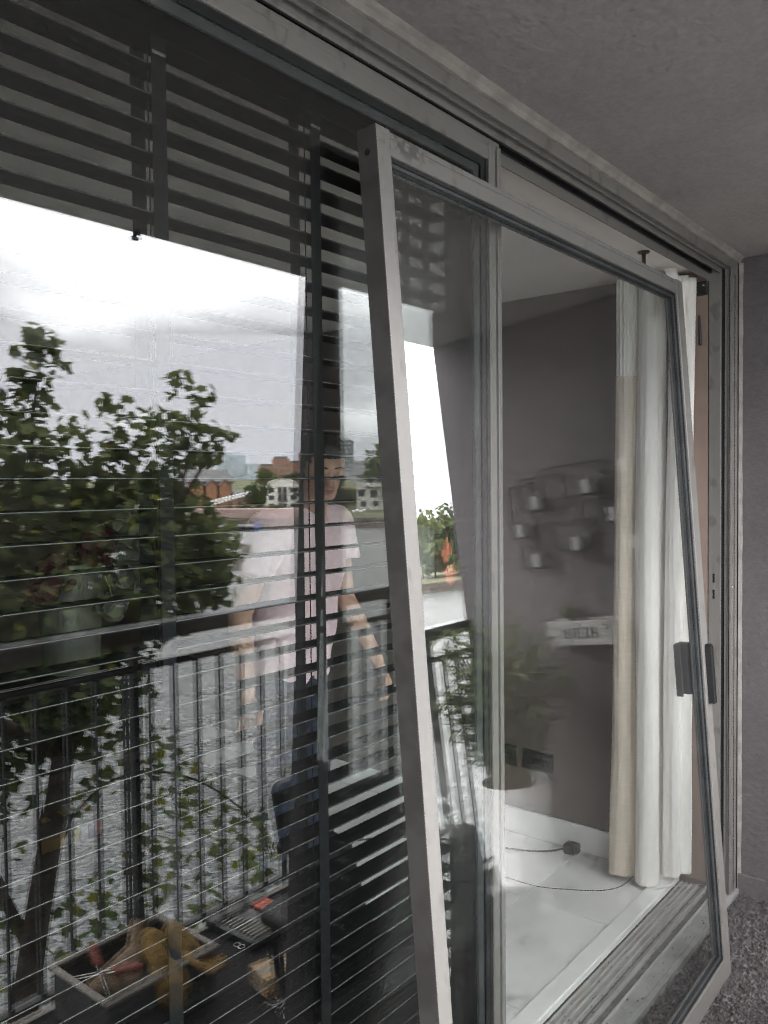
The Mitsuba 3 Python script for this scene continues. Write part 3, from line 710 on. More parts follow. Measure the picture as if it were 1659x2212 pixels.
body += hand(wrR, P(-0.05, -0.18, -1.0), P(0.25, -0.95, 0.1), 0.30)
body += hand(wrL, P(0.28, -0.22, -0.95), P(-0.35, -0.9, 0.1), 0.38)
put('body', soft(body, 0.009, 6), 'm_skin', man, smooth=True)
# T-shirt with loose folds
up_ = P(0, 0, 1)
shirt = [hull((shR + P(0.035, 0.0, 0.0), 0.078), (shL + P(-0.035, 0, 0), 0.078), (neck + P(0, 0.02, -0.055), 0.085), (chest + P(-0.09, -0.01, -0.02), 0.115), (chest + P(0.09, 0.02, -0.02), 0.115)),
         hull((chest + P(-0.085, -0.01, 0), 0.118), (chest + P(0.09, 0.02, 0), 0.115), (belly + P(-0.085, -0.01, 0), 0.118), (belly + P(0.085, 0.02, 0), 0.113)),
         hull((belly + P(-0.085, -0.01, 0), 0.118), (belly + P(0.085, 0.02, 0), 0.113), (pelvis + P(-0.09, -0.01, 0.015), 0.118), (pelvis + P(0.085, 0.02, -0.02), 0.115))]
for s_, e_, dx in ((shR, elR, -1), (shL, elL, 1)):
    shirt += chain((s_, 0.080), (s_ * 0.55 + e_ * 0.45 + P(0.008 * dx, 0, 0), 0.076))
sh = m3.Manifold.batch_boolean(shirt, m3.OpType.Add)
for pl_n, off_pt in ((P(0, 0, 1), P(0, 0, 0.835)),):
    sh = sh.trim_by_plane(tuple(pl_n), float(pl_n.dot(off_pt)))
for s_, e_ in ((shR, elR), (shL, elL)):   # cut the sleeves square
    d_ = (s_ - e_) / np.linalg.norm(s_ - e_)
    cutp = s_ * 0.56 + e_ * 0.44
    blk = to_tm(m3.Manifold.cube((0.30, 0.30, 0.16), True))
    zc = -d_
    xc = np.cross(zc, [0, 1, 0]); xc /= np.linalg.norm(xc)
    R4 = np.eye(4); R4[:3, 0], R4[:3, 1], R4[:3, 2], R4[:3, 3] = xc, np.cross(zc, xc), zc, cutp + zc * 0.08
    side = -1 if s_ is shR else 1
    R4[:3, 3] += P(side * 0.085, 0, 0)
    b_ = m3.Manifold.cube((0.30, 0.30, 0.16), True).transform(R4[:3].tolist())
    sh = sh - b_
# neck opening
sh = sh - hull((neck + P(0.012, -0.03, 0.03), 0.064), (neck + P(0.03, -0.09, 0.05), 0.05), (neck + P(0.01, -0.10, -0.02), 0.03), (neck + P(0.02, 0.0, 0.14), 0.07))
sh = sh.refine_to_length(0.012)
t = to_tm(sh); t = trimesh.Trimesh(t.vertices, t.faces, process=True)
trimesh.smoothing.filter_taubin(t, iterations=5)
v = np.array(t.vertices)
nrm = np.array(t.vertex_normals)
fold = np.sin((v[:, 0] * 0.9 + v[:, 2] * 0.55) * 42 + 3.0 * meshkit.fbm(v * 5, 3, 4)) * 0.5 + np.sin((v[:, 0] * 1.0 - v[:, 2] * 0.35) * 60 + 4 * meshkit.fbm(v * 4 + 7, 3, 2)) * 0.4
t.vertices = v + nrm * (0.010 * fold * np.clip((1.42 - v[:, 2]) / 0.2, 0.15, 1))[:, None]
put('t_shirt', t, 'm_shirt', man, smooth=True)
jeans = [hull((pelvis + P(-0.05, 0, 0.06), 0.105), (pelvis + P(0.06, 0.02, 0.06), 0.105), (hipR, 0.10), (hipL, 0.10))]
for h_, k_, a_ in ((hipR, knR, anR), (hipL, knL, anL)):
    jeans += chain((h_, 0.10), (k_, 0.072), (a_ + P(0, 0, -0.02), 0.062))
put('jeans', soft(jeans, 0.02, 5), 'm_jeans', man, smooth=True)
for a_ in (anR, anL):
    put('shoe', soft([hull((a_ + P(0, 0.03, -0.05), 0.038), (a_ + P(0.0, -0.06, -0.06), 0.035), (a_ + P(0.01, -0.17, -0.068), 0.027)).trim_by_plane((0, 0, 1), ZR + 0.0125)], 0.02, 2), 'm_blackmatt', man, smooth=True)
hair = [hull((L(-0.03, 0, 0.045), 0.094), (L(0.012, 0, 0.050), 0.088), (L(0.02, 0, 0.06), 0.080)), hull((L(-0.045, 0, -0.01), 0.078), (L(-0.03, 0, 0.04), 0.092))]
hb = m3.Manifold.batch_boolean(hair, m3.OpType.Add)
face_cut = hull(*[(L(f_, s_, u_), 0.004) for f_ in (0.052, 0.20) for s_ in (-0.063, 0.063) for u_ in (-0.2, 0.062)]) + hull(*[(L(f_, s_, u_), 0.004) for f_ in (0.012, 0.2) for s_ in (-0.12, 0.12) for u_ in (-0.2, -0.005)]) + hull(*[(L(f_, s_, u_), 0.004) for f_ in (0.035, 0.2) for s_ in (-0.12, 0.12) for u_ in (-0.1, 0.035)])
ht = soft([hb - face_cut], 0.008, 3)
hv = np.array(ht.vertices)
ht.vertices = hv + np.array(ht.vertex_normals) * (0.007 * (meshkit.fbm(hv * 70, 3, 5) - 0.5))[:, None]
put('hair', ht, 'm_hair', man, smooth=True)
for s_ in (-1, 1):
    put('eyebrow', tube([L(0.086, 0.052 * s_, 0.026), L(0.095, 0.035 * s_, 0.034), L(0.097, 0.014 * s_, 0.030)], [0.0016, 0.0030, 0.0026], 8), 'm_hair', man, smooth=True)
    put('eyelid', soft([hull((L(0.078, 0.045 * s_, 0.004), 0.008), (L(0.083, 0.030 * s_, 0.005), 0.010), (L(0.080, 0.018 * s_, 0.003), 0.007))], 0.005, 2), 'm_skin', man, smooth=True)
    put('eyelashes', tube([L(0.082, 0.050 * s_, -0.003), L(0.0905, 0.033 * s_, -0.0055), L(0.085, 0.015 * s_, -0.003)], 0.0016, 6), 'm_hair', man, smooth=True)
put('lips', soft([hull((L(0.083, 0.020, -0.062), 0.004), (L(0.0895, 0, -0.060), 0.0055), (L(0.083, -0.020, -0.062), 0.004)), hull((L(0.082, 0.016, -0.070), 0.004), (L(0.088, 0, -0.072), 0.006), (L(0.082, -0.016, -0.070), 0.004))], 0.004, 2), 'm_lip', man, smooth=True)

# ------------------------------------------------------------------ balcony railing, column, wall pieces (seen in the glass)
rl = thing('balcony_railing', 'black metal balcony railing with round topped handrail and upright bars above the water', 'railing')
put('handrail', box(XL, XR - 0.002, YF - 0.062, YF + 0.03, 1.068, 1.122, 0.010), 'm_rail', rl)
put('middle_rail', tube([(XL, YF, 0.982), (XR - 0.002, YF, 0.982)], 0.014, 12), 'm_rail', rl, smooth=True)
put('bottom_rail', box(XL, XR - 0.002, YF - 0.018, YF + 0.018, 0.035, 0.055, 0.003), 'm_baluster', rl)
for k in range(-30, 13):
    xb = 1.9 + 0.1 * k + 0.06
    if XL < xb < XR - 0.05:
        put('baluster', box(xb - 0.0075, xb + 0.0075, YF - 0.0075, YF + 0.0075, 0.0553, 0.972, 0.0015), 'm_baluster', rl)
for xb in (-1.7, -0.35, 1.0, 1.60, 2.95):
    put('post', box(xb - 0.016, xb + 0.016, YF - 0.016, YF + 0.016, 0.0, 1.0678, 0.002), 'm_baluster', rl)
put('column', box(2.625, 2.721, YF - 0.10, YF - 0.065, -3.0, ZS + 0.25, 0.004), 'm_column', label='slim dark column at the outer edge of the balcony', cat='column')
put('ceiling_hook', [tube([(1.626, YF + 0.02, ZS), (1.626, YF + 0.02, ZS - 0.02)], 0.012, 12), lathe([(0, 0), (0.018, 0), (0.016, -0.008), (0, -0.01)], 16, (1.626, YF + 0.02, ZS - 0.02))], 'm_black', label='small dark hook fixed at the front edge of the balcony ceiling', cat='hook', smooth=40)

# candle sconce of overlapping square wire frames on the side wall
sc = thing('candle_sconce', 'dark wire wall sconce of overlapping squares with glass candle cups', 'sconce')
rects = [(-0.810, -0.530, 1.612, 1.747, 0.030), (-0.918, -0.710, 1.572, 1.716, 0.036), (-0.981, -0.866, 1.464, 1.688, 0.030), (-0.949, -0.807, 1.327, 1.424, 0.036),
         (-0.569, -0.424, 1.516, 1.588, 0.030), (-0.616, -0.500, 1.328, 1.510, 0.036), (-0.880, -0.602, 1.394, 1.511, 0.024), (-0.642, -0.560, 1.461, 1.584, 0.042), (-0.560, -0.430, 1.605, 1.664, 0.022)]
for (y0, y1, z0, z1, off) in rects:
    h_ = 0.004
    X_ = XR - off
    put('wire_frame', [box(X_ - h_, X_ + h_, y0, y1, z0 - h_, z0 + h_), box(X_ - h_, X_ + h_, y0, y1, z1 - h_, z1 + h_), box(X_ - h_, X_ + h_, y0 - h_, y0 + h_, z0 + h_, z1 - h_), box(X_ - h_, X_ + h_, y1 - h_, y1 + h_, z0 + h_, z1 - h_)], 'm_blackmatt', sc, smooth=False)
for (y, z) in ((-0.88, 1.70), (-0.55, 1.70), (-0.90, 1.34), (-0.55, 1.34)):
    put('spacer', box(XR - 0.024, XR - 0.0003, y - 0.004, y + 0.004, z - 0.004, z + 0.004), 'm_blackmatt', sc, smooth=False)
scene['m_cup'] = {'type': 'twosided', 'bsdf': {'type': 'principled', 'base_color': rgb(0.25, 0.25, 0.245), 'roughness': 0.12, 'specular': 0.8}}
for (y, z) in ((-0.83, 1.580), (-0.593, 1.617), (-0.919, 1.468), (-0.495, 1.490), (-0.669, 1.387), (-0.86, 1.334), (-0.424, 1.677), (-0.414, 1.368)):
    put('cup_holder', box(XR - 0.085, XR - 0.024, y - 0.030, y + 0.030, z - 0.006, z, 0.001), 'm_blackmatt', sc, smooth=False)
    put('candle_cup', lathe([(0, 0), (0.026, 0), (0.029, 0.055), (0.027, 0.055), (0.024, 0.018), (0, 0.018)], 20, (XR - 0.055, y, z + 0.0005)), 'm_cup', sc, smooth=40)
ar = [(0.021 * math.cos(t), 0.075 + 0.021 * math.sin(t)) for t in np.linspace(0, math.pi, 14)]
tagm = prism([(0.021, 0), *ar, (-0.021, 0)], -0.004, 0.004)
tagm.apply_transform(trimesh.transformations.rotation_matrix(math.pi / 2, [0, 0, 1]))
tagm.apply_translation([XR - 0.075, -0.765, 1.388])
put('slate_tag', tagm, 'm_blackmatt', label='small arched black slate tag hanging among the wire squares', cat='tag')
# hanging herb planter with its strings
hp_ = thing('hanging_planter', 'whitewashed wooden planter box hung on strings lettered HERB', 'planter')
pr('m_whitewash', vary((0.27, 0.265, 0.25), (0.38, 0.37, 0.35), 14, sz=4), 0.8)
PX0, PX1, PY0, PY1, PZ0, PZ1 = XR - 0.125, XR - 0.006, -0.83, -0.537, 1.000, 1.100
put('front_board', box(PX0, PX0 + 0.012, PY0, PY1, PZ0, PZ1, 0.0015), 'm_whitewash', hp_, smooth=False)
put('back_board', box(PX1 - 0.012, PX1, PY0, PY1, PZ0, PZ1, 0.0015), 'm_whitewash', hp_, smooth=False)
put('end_board', box(PX0 + 0.0125, PX1 - 0.0125, PY0, PY0 + 0.012, PZ0, PZ1 - 0.003, 0.0015), 'm_whitewash', hp_, smooth=False)
put('end_board', box(PX0 + 0.0125, PX1 - 0.0125, PY1 - 0.012, PY1, PZ0, PZ1 - 0.003, 0.0015), 'm_whitewash', hp_, smooth=False)
put('soil', box(PX0 + 0.0125, PX1 - 0.0125, PY0 + 0.0125, PY1 - 0.0125, PZ0 + 0.002, PZ1 - 0.018), 'm_soil', hp_)


# serif capitals, built from strokes
def serif_word(word, h, gap):
    from shapely.geometry import Polygon, box as sb, Point
    from shapely.ops import unary_union
    s, t, f = 0.20 * h, 0.07 * h, 0.045 * h
    x = 0.0
    out = []
    for ch in word:
        g_ = []
        st = lambda a: [sb(a, 0, a + s, h), sb(a - f, 0, a + s + f, t), sb(a - f, h - t, a + s + f, h)]
        if ch == 'H':
            w_ = 0.80 * h; g_ = st(f) + st(w_ - s - f) + [sb(f, 0.47 * h, w_ - f, 0.54 * h)]
        elif ch == 'E':
            w_ = 0.66 * h; g_ = st(f) + [sb(f, 0, w_, t), sb(f, h - t, w_, h), sb(f, 0.47 * h, 0.75 * w_, 0.54 * h), sb(w_ - 0.05 * h, 0, w_, 0.24 * h), sb(w_ - 0.05 * h, 0.78 * h, w_, h), sb(0.72 * w_, 0.38 * h, 0.77 * w_, 0.62 * h)]
        elif ch == 'R':
            w_ = 0.76 * h
            bowl = Point(0.36 * h, 0.74 * h).buffer(0.26 * h).union(sb(f, 0.48 * h, 0.36 * h, h)).difference(Point(0.34 * h, 0.74 * h).buffer(0.16 * h).union(sb(f, 0.58 * h, 0.34 * h, 0.90 * h)))
            g_ = st(f) + [bowl, Polygon([(0.34 * h, 0.5 * h), (0.50 * h, 0.52 * h), (0.78 * h, 0), (0.58 * h, 0)])]
        elif ch == 'B':
            w_ = 0.68 * h
            for cz, r in ((0.745, 0.255), (0.27, 0.27)):
                g_.append(Point(0.38 * h, cz * h).buffer(r * h).union(sb(f, (cz - r) * h, 0.38 * h, (cz + r) * h)).difference(Point(0.36 * h, cz * h).buffer((r - 0.09) * h).union(sb(f, (cz - r + 0.07) * h, 0.36 * h, (cz + r - 0.07) * h))))
            g_ += st(f)
        from shapely import affinity
        out.append(affinity.translate(unary_union(g_), x, 0))
        x += w_ + gap
    return out, x - gap


glyphs, wid = serif_word('HERB', 0.042, 0.010)
mats = []
for g_ in glyphs:
    for poly in getattr(g_, 'geoms', [g_]):
        m = trimesh.creation.extrude_polygon(poly, 0.0012, engine='earcut')
        v = m.vertices
        m.vertices = np.c_[PX0 - 0.0003 - v[:, 2], -0.683 + wid / 2 - v[:, 0], PZ0 + 0.030 + v[:, 1]]
        mats.append(m)
put('lettering', mats, 'm_blackmatt', hp_, smooth=False)
ap = (XR - 0.02, -0.683, 1.385)
for (x_, y_) in ((PX0 + 0.004, -0.568), (PX0 + 0.004, -0.798), (PX1 - 0.006, -0.568), (PX1 - 0.006, -0.798)):
    put('string', tube([ap, (x_, y_, PZ1 - 0.012)], 0.0013, 5), 'm_stem', hp_, smooth=True)
put('string_knot', to_tm(hull(((PX0 - 0.004, -0.568, 1.082), 0.004), ((PX0 - 0.004, -0.570, 1.066), 0.005))), 'm_stem', hp_, smooth=True)


def sprigs(n, origin, spread, height, seed, leaf_len=0.09, leaf_w=0.010, per=14, mats=('m_bamboo',)):
    g_ = np.random.default_rng(seed)
    stems, leaves = [], []
    for k in range(n):
        a, r = g_.uniform(0, 6.283), spread * math.sqrt(g_.uniform(0, 1))
        h_ = height * g_.uniform(0.55, 1.0) * (1 - 0.25 * (r / spread) ** 2)
        tip = np.array(origin) + [r * math.cos(a), r * math.sin(a), h_]
        base = np.array(origin) + [0.3 * r * math.cos(a), 0.3 * r * math.sin(a), -0.045]
        mid = (base + tip) / 2 + [0.2 * r * math.cos(a) * -1, 0.2 * r * math.sin(a) * -1, 0.05]
        c = spline([base, mid, tip], 12)
        stems.append(tube(c, np.linspace(0.0035, 0.0012, 12), 5))
        for q in range(per):
            t = g_.uniform(0.35, 1.0)
            o = c[min(int(t * 11), 11)]
            d = g_.normal(size=3); d[2] = abs(d[2]) * 0.4 - 0.15; d /= np.linalg.norm(d)
            s = np.cross(d, [0, 0, 1.0]); s /= np.linalg.norm(s) + 1e-9
            ll, lw = leaf_len * g_.uniform(0.6, 1.25), leaf_w * g_.uniform(0.7, 1.2)
            dr_ = np.array([0, 0, -1.0])
            v = np.array([o, o + d * ll * 0.35 + s * lw, o + d * ll * 0.35 - s * lw, o + d * ll * 0.72 + s * lw * 0.7 + dr_ * ll * 0.06, o + d * ll * 0.72 - s * lw * 0.7 + dr_ * ll * 0.06, o + d * ll + dr_ * ll * 0.18])
            leaves.append(trimesh.Trimesh(v, [(0, 1, 2), (1, 3, 2), (2, 3, 4), (3, 5, 4)], process=False))
    return cat_(stems), cat_(leaves)


s1, l1 = sprigs(5, (PX0 + 0.06, -0.74, PZ1 - 0.02), 0.06, 0.10, 21, 0.06, 0.009, 8)
hl = thing('herb_plant', 'wiry herb sprouting from the hanging planter box', 'plant')
put('stems', s1, 'm_stem', hl, smooth=True); put('leaves', l1, 'm_bamboo', hl, smooth=False, kind='stuff')

# tall ribbed pot with bushy plant in the corner by the railing
PC = (2.905, -0.925)
pt = thing('potted_plant', 'bushy narrow leaved plant in a tall ribbed white pot by the side wall', 'potted plant')
prof = [(0, 0.0)]
for i in range(61):
    z = 0.50 * i / 60
    r = 0.085 + 0.055 * (z / 0.5) ** 0.85 + (0.0022 * (abs(math.sin(z * math.pi / 0.038)) ** 0.5) if z < 0.45 else 0.004)
    prof.append((r, z + 0.0036))
prof += [(0.146, 0.510), (0.134, 0.512), (0.124, 0.50), (0.110, 0.40), (0, 0.40)]
put('pot', lathe(prof, 48, (PC[0], PC[1], 0.0)), 'm_pot', pt, smooth=50)
put('soil', lathe([(0.1115, 0.0), (0.08, 0.008), (0, 0.012)][::-1], 24, (PC[0], PC[1], 0.4015)), 'm_soil', pt)
s1, l1 = sprigs(60, (PC[0], PC[1], 0.45), 0.32, 0.86, 5, 0.115, 0.012, 30)
put('stems', s1, 'm_stem', pt, smooth=True)
put('leaves', l1, 'm_bamboo', pt, smooth=False, kind='stuff')

# ------------------------------------------------------------------ tools and chair on the balcony floor
Z0 = 0.012
pr('m_crate', vary((0.16, 0.145, 0.13), (0.23, 0.21, 0.19), 12), 0.6)
pr('m_crateside', vary((0.05, 0.048, 0.046), (0.08, 0.076, 0.072), 12), 0.5)
pr('m_card', vary((0.42, 0.29, 0.165), (0.50, 0.36, 0.215), 20), 0.9)
pr('m_glove', vary((0.27, 0.16, 0.04), (0.17, 0.105, 0.03), 40), 0.8)
pr('m_red', (0.22, 0.06, 0.04), 0.5)
pr('m_timber', vary((0.20, 0.14, 0.09), (0.28, 0.20, 0.13), 15, sx=4), 0.8)
cr = thing('tool_crate', 'open grey plastic tool crate on the balcony carpet', 'crate')
cx0, cx1, cy0, cy1, cz = 1.26, 1.63, -1.24, -0.95, 0.155
put('base', box(cx0 + 0.008, cx1 - 0.008, cy0 + 0.008, cy1 - 0.008, Z0, Z0 + 0.006), 'm_crateside', cr)
for nm, b in (('wall', (cx0, cx1, cy0, cy0 + 0.008)), ('wall', (cx0, cx1, cy1 - 0.008, cy1)), ('wall', (cx0, cx0 + 0.008, cy0 + 0.0085, cy1 - 0.0085)), ('wall', (cx1 - 0.008, cx1, cy0 + 0.0085, cy1 - 0.0085))):
    put(nm, box(*b, Z0, cz, 0.002), 'm_crateside', cr)
put('rim', [box(cx0 - 0.012, cx1 + 0.012, cy0 - 0.012, cy0 + 0.010, cz, cz + 0.012, 0.003), box(cx0 - 0.012, cx1 + 0.012, cy1 - 0.010, cy1 + 0.012, cz, cz + 0.012, 0.003), box(cx0 - 0.012, cx0 + 0.010, cy0 + 0.0105, cy1 - 0.0105, cz, cz + 0.012, 0.003), box(cx1 - 0.010, cx1 + 0.012, cy0 + 0.0105, cy1 - 0.0105, cz, cz + 0.012, 0.003)], 'm_crate', cr)


def glove(wr, d, s, curl, name_label):
    t = soft(hand(P(*wr), P(*d), P(*s), curl) + [hull((P(*wr) - P(*d) * 0.06, 0.036), (P(*wr) + P(*d) * 0.02, 0.030))], 0.008, 4)
    put('work_glove', t, 'm_glove', label=name_label, cat='glove', smooth=True)


glove((1.46, -1.00, 0.185), (-0.15, 0.75, -0.5), (0.9, 0.2, 0.1), 0.4, 'yellow work glove draped over the middle of the crate edge')
glove((1.575, -1.02, 0.165), (0.1, 0.8, -0.35), (-0.9, 0.2, 0.1), 0.3, 'yellow work glove lying at the far end of the crate')
for i, (a, b, lab) in enumerate((((1.30, -1.20, 0.12), (1.42, -1.02, 0.17), 'red handled screwdriver sticking up at the near end of the crate'), ((1.33, -1.05, 0.10), (1.36, -1.19, 0.20), 'red handled chisel leaning against the back of the crate'))):
    a, b = P(*a), P(*b)
    k = thing('hand_tool', lab, 'hand tool')
    put('shaft', tube([a, a * 0.4 + b * 0.6], 0.004, 8), 'm_steel', k, smooth=True)
    put('handle', tube([a * 0.4 + b * 0.6, a * 0.38 + b * 0.62, a * 0.1 + b * 0.9, b], [0.008, 0.014, 0.015, 0.010], 12), 'm_red', k, smooth=True)
pw_ = thing('planing_tool', 'dark brown power tool lying in the tool crate', 'power tool')
put('body', soft([hull((P(1.33, -1.12, 0.10), 0.035), (P(1.47, -1.13, 0.15), 0.03), (P(1.42, -1.08, 0.09), 0.04)), hull((P(1.47, -1.13, 0.15), 0.026), (P(1.52, -1.18, 0.22), 0.022))], 0.012, 4), 'm_timber', pw_, smooth=True)
put('grip', soft([hull((P(1.52, -1.18, 0.22), 0.025), (P(1.53, -1.19, 0.27), 0.02))], 0.01, 3), 'm_black', pw_, smooth=True)
ty = thing('tool_case', 'open black tool case with loose bits on the balcony carpet', 'tool case')
put('tray', box(1.86, 2.10, -1.22, -1.03, Z0, Z0 + 0.03, 0.006), 'm_black', ty)
put('lid', box(1.86, 2.10, -1.29, -1.225, Z0, Z0 + 0.035, 0.005), 'm_black', ty)
put('orange_strip', box(2.02, 2.09, -1.21, -1.05, Z0 + 0.0302, Z0 + 0.04, 0.002), 'm_orange', ty)
for i in range(9):
    y = -1.20 + 0.018 * i
    put('drill_bit', tube([(1.88, y, Z0 + 0.034), (1.88 + 0.05 + 0.008 * i, y, Z0 + 0.034)], 0.0028, 6), 'm_steel', ty, smooth=True)
put('ring_pull', trimesh.creation.torus(0.012, 0.003).apply_translation([1.845, -1.08, Z0 + 0.008]), 'm_steel', ty, smooth=True)
cb = thing('cardboard_box', 'small brown cardboard box with screws on the carpet', 'box')
bm = box(-0.085, 0.085, -0.05, 0.05, 0, 0.06, 0.001)
Rz = trimesh.transformations.rotation_matrix(0.25, [0, 0, 1])
put('carton', bm.copy().apply_transform(Rz).apply_translation([1.80, -0.83, Z0]), 'm_card', cb, smooth=False)
put('tape', box(-0.0856, 0.0856, -0.012, 0.012, 0.0, 0.0606).apply_transform(Rz).apply_translation([1.80, -0.83, Z0]), 'm_whitewash', cb, smooth=False)
for i in range(26):
    on = i < 12
    c = P(1.80, -0.83, Z0 + 0.0635) if on else P(1.70, -0.745, Z0 + 0.003)
    c = c + np.r_[rng.normal(0, 0.022, 2), rng.uniform(0, 0.008)]
    a = rng.uniform(0, 6.28)
    d = P(math.cos(a), math.sin(a), rng.uniform(-0.1, 0.2)) * 0.022
    put('loose_screw', [tube([c - d, c + d * 0.8, c + d * 0.82, c + d], [0.0012, 0.0024, 0.0044, 0.0046], 7)], 'm_steel', smooth=40,
        label='steel screw in the heap on the cardboard box' if on else 'steel screw lying on the carpet in front of the box', cat='screw', group='screws on the box' if on else 'screws on the carpet')
put('timber_offcut', box(1.96, 2.19, -0.77, -0.67, Z0, Z0 + 0.055, 0.003), 'm_timber', label='brown timber offcut lying on the carpet by the chair', cat='timber')
ch = thing('garden_chair', 'black padded garden chair with rounded backrest on the balcony', 'chair')


def slab(corners, r):
    return to_tm(hull(*[(c, r) for c in corners]))


put('backrest', slab([(1.625, -0.64, 0.715), (1.645, -0.63, 0.565), (1.80, -0.66, 0.725), (1.82, -0.65, 0.555)], 0.032), 'm_black', ch, smooth=True)
put('cushion', slab([(1.75, -0.66, 0.60), (1.90, -0.66, 0.60), (2.12, -0.66, 0.565), (2.16, -0.68, 0.30), (1.76, -0.66, 0.26)], 0.055), 'm_blackmatt', ch, smooth=True)
put('seat', slab([(1.68, -0.62, 0.30), (2.20, -0.62, 0.36), (2.47, -0.64, 0.27), (1.72, -0.80, 0.27), (2.45, -0.82, 0.25), (2.2, -0.82, 0.3)], 0.030), 'm_black', ch, smooth=True)
put('side_panel', slab([(1.74, -0.62, 0.05), (2.52, -0.62, 0.05), (2.42, -0.62, 0.24), (1.72, -0.62, 0.24)], 0.014), 'm_black', ch, smooth=True)
for (x_, y_) in ((1.72, -0.64), (1.74, -0.80), (2.44, -0.82), (2.5, -0.66)):
    put('leg', tube([(x_, y_, 0.27), (x_ + 0.02, y_, Z0)], 0.016, 10), 'm_black', ch, smooth=True)
put('armrest', slab([(1.78, -0.80, 0.46), (2.30, -0.80, 0.42)], 0.022), 'm_black', ch, smooth=True)

# ------------------------------------------------------------------ the world across the water (seen in the glass)
ZW = -9.0


def water_bump(p, n, uv):
    a = fbm(p.x * 0.9 + p.y * 0.25, p.y * 1.5 - p.x * 0.5, 0.0, 3)
    b = fbm(p.x * 3.1 + 4, p.y * 4.7, 2.0, 2)
    return a + 0.28 * b


scene['m_water'] = {'type': 'bumpmap', 'height': proc(water_bump, 2e-2), 'scale': 0.75, 'bsdf': {'type': 'principled', 'base_color': rgb(0.06, 0.065, 0.065), 'roughness': 0.11, 'specular': 0.6}}
put('water', trimesh.Trimesh([(-400, -900, ZW), (900, -900, ZW), (900, 30, ZW), (-400, 30, ZW)], [(0, 1, 2), (0, 2, 3)], process=False), 'm_water', kind='structure', smooth=False, label='grey rippled water of the dock below the balcony')
pr('m_land', vary((0.06, 0.07, 0.035), (0.12, 0.12, 0.08), 0.05), 0.95, 0.1)
pr('m_quay', vary((0.10, 0.085, 0.075), (0.17, 0.145, 0.125), 0.8), 0.9, 0.1)
pr('m_pink', vary((0.30, 0.21, 0.19), (0.36, 0.26, 0.235), 0.5), 0.85)


def polar(az, d, z=0.0):
    a = math.radians(az)
    return np.array([d * math.cos(a), d * math.sin(a), z])


# far bank: a strip that rises slowly behind a quay wall
azs = np.linspace(-100, 10, 90)
R0 = lambda az: 205 + 14 * math.sin(math.radians(az) * 5) + 10 * math.sin(math.radians(az) * 11 + 1)
V, Fb = [], []
rows_ = [(0, -9.3), (0.0, -6.9), (6, -6.2), (40, -5.6), (120, -3.0), (400, 6.0), (1500, 8.0)]
for az in azs:
    for dr_, z in rows_:
        V.append(polar(az, R0(az) + dr_, z))
nr = len(rows_)
for i in range(len(azs) - 1):
    for j in range(nr - 1):
        a = i * nr + j
        Fb += [(a, a + 1, a + nr + 1), (a, a + nr + 1, a + nr)]
put('ground', trimesh.Trimesh(V, Fb, process=False), 'm_land', kind='structure', smooth=False, label='green far bank rising behind the dock')
V, Fb = [], []
for az in azs:
    for dr_, z in ((-0.4, -9.2), (-0.4, -6.6), (0.6, -6.6)):
        V.append(polar(az, R0(az) + dr_, z))
for i in range(len(azs) - 1):
    for j in range(2):
        a = i * 3 + j
        Fb += [(a, a + 1, a + 4), (a, a + 4, a + 3)]
put('quay_wall', trimesh.Trimesh(V, Fb, process=False), 'm_quay', smooth=False, label='brown quay wall along the far bank of the water', cat='wall')
V, Fb = [], []
az2 = np.linspace(-52, -42.5, 40)
for az in az2:
    d0 = R0(az) + 3
    for dr_, z in ((0, -6.4), (0, -4.3), (0.5, -4.1), (3.0, -4.1)):
        V.append(polar(az, d0 + dr_, z))
for i in range(39):
    for j in range(3):
        a = i * 4 + j
        Fb += [(a, a + 1, a + 5), (a, a + 5, a + 4)]
put('promenade_parapet', trimesh.Trimesh(V, Fb, process=False), 'm_pink', smooth=False, label='curved reddish parapet of the promenade across the water', cat='parapet')


class Site:
    """local frame of a building: u to increasing azimuth, w outward, z up, standing at ground height z0."""
    def __init__(s, az, d, z0, turn=0.0):
        a = math.radians(az)
        b = a + math.radians(turn)
        s.M = np.eye(4)
        s.M[:3, 0] = (-math.sin(b), math.cos(b), 0); s.M[:3, 1] = (math.cos(b), math.sin(b), 0)
        s.M[:3, 3] = (d * math.cos(a), d * math.sin(a), z0)
        # u x w must be right handed with z: mirror-free check
        if np.linalg.det(s.M[:3, :3]) < 0:
            s.flip = True
        else:
            s.flip = False

    def mesh(s, m):
        m = m.copy(); m.apply_transform(s.M)
        return m


def gable(u0, u1, w0, w1, z0, h, over=0.4, axis='w', t=0.25):
    """pitched roof slab pair; ridge runs along axis."""
    if axis == 'w':
        c = (u0 + u1) / 2
        poly = [(u0 - over, z0 - over * 0.4), (c, z0 + h), (u1 + over, z0 - over * 0.4), (u1 + over, z0 - over * 0.4 + t), (c, z0 + h + t), (u0 - over, z0 - over * 0.4 + t)]
        return prism(poly, w0 - over, w1 + over)
    c = (w0 + w1) / 2
    poly = [(w0 - over, z0 - over * 0.4), (c, z0 + h), (w1 + over, z0 - over * 0.4), (w1 + over, z0 - over * 0.4 + t), (c, z0 + h + t), (w0 - over, z0 - over * 0.4 + t)]
    m = prism(poly, u0 - over, u1 + over)
    v = m.vertices.copy()
    m.vertices = np.c_[v[:, 1], v[:, 0], v[:, 2]]
    m.invert()
    return m


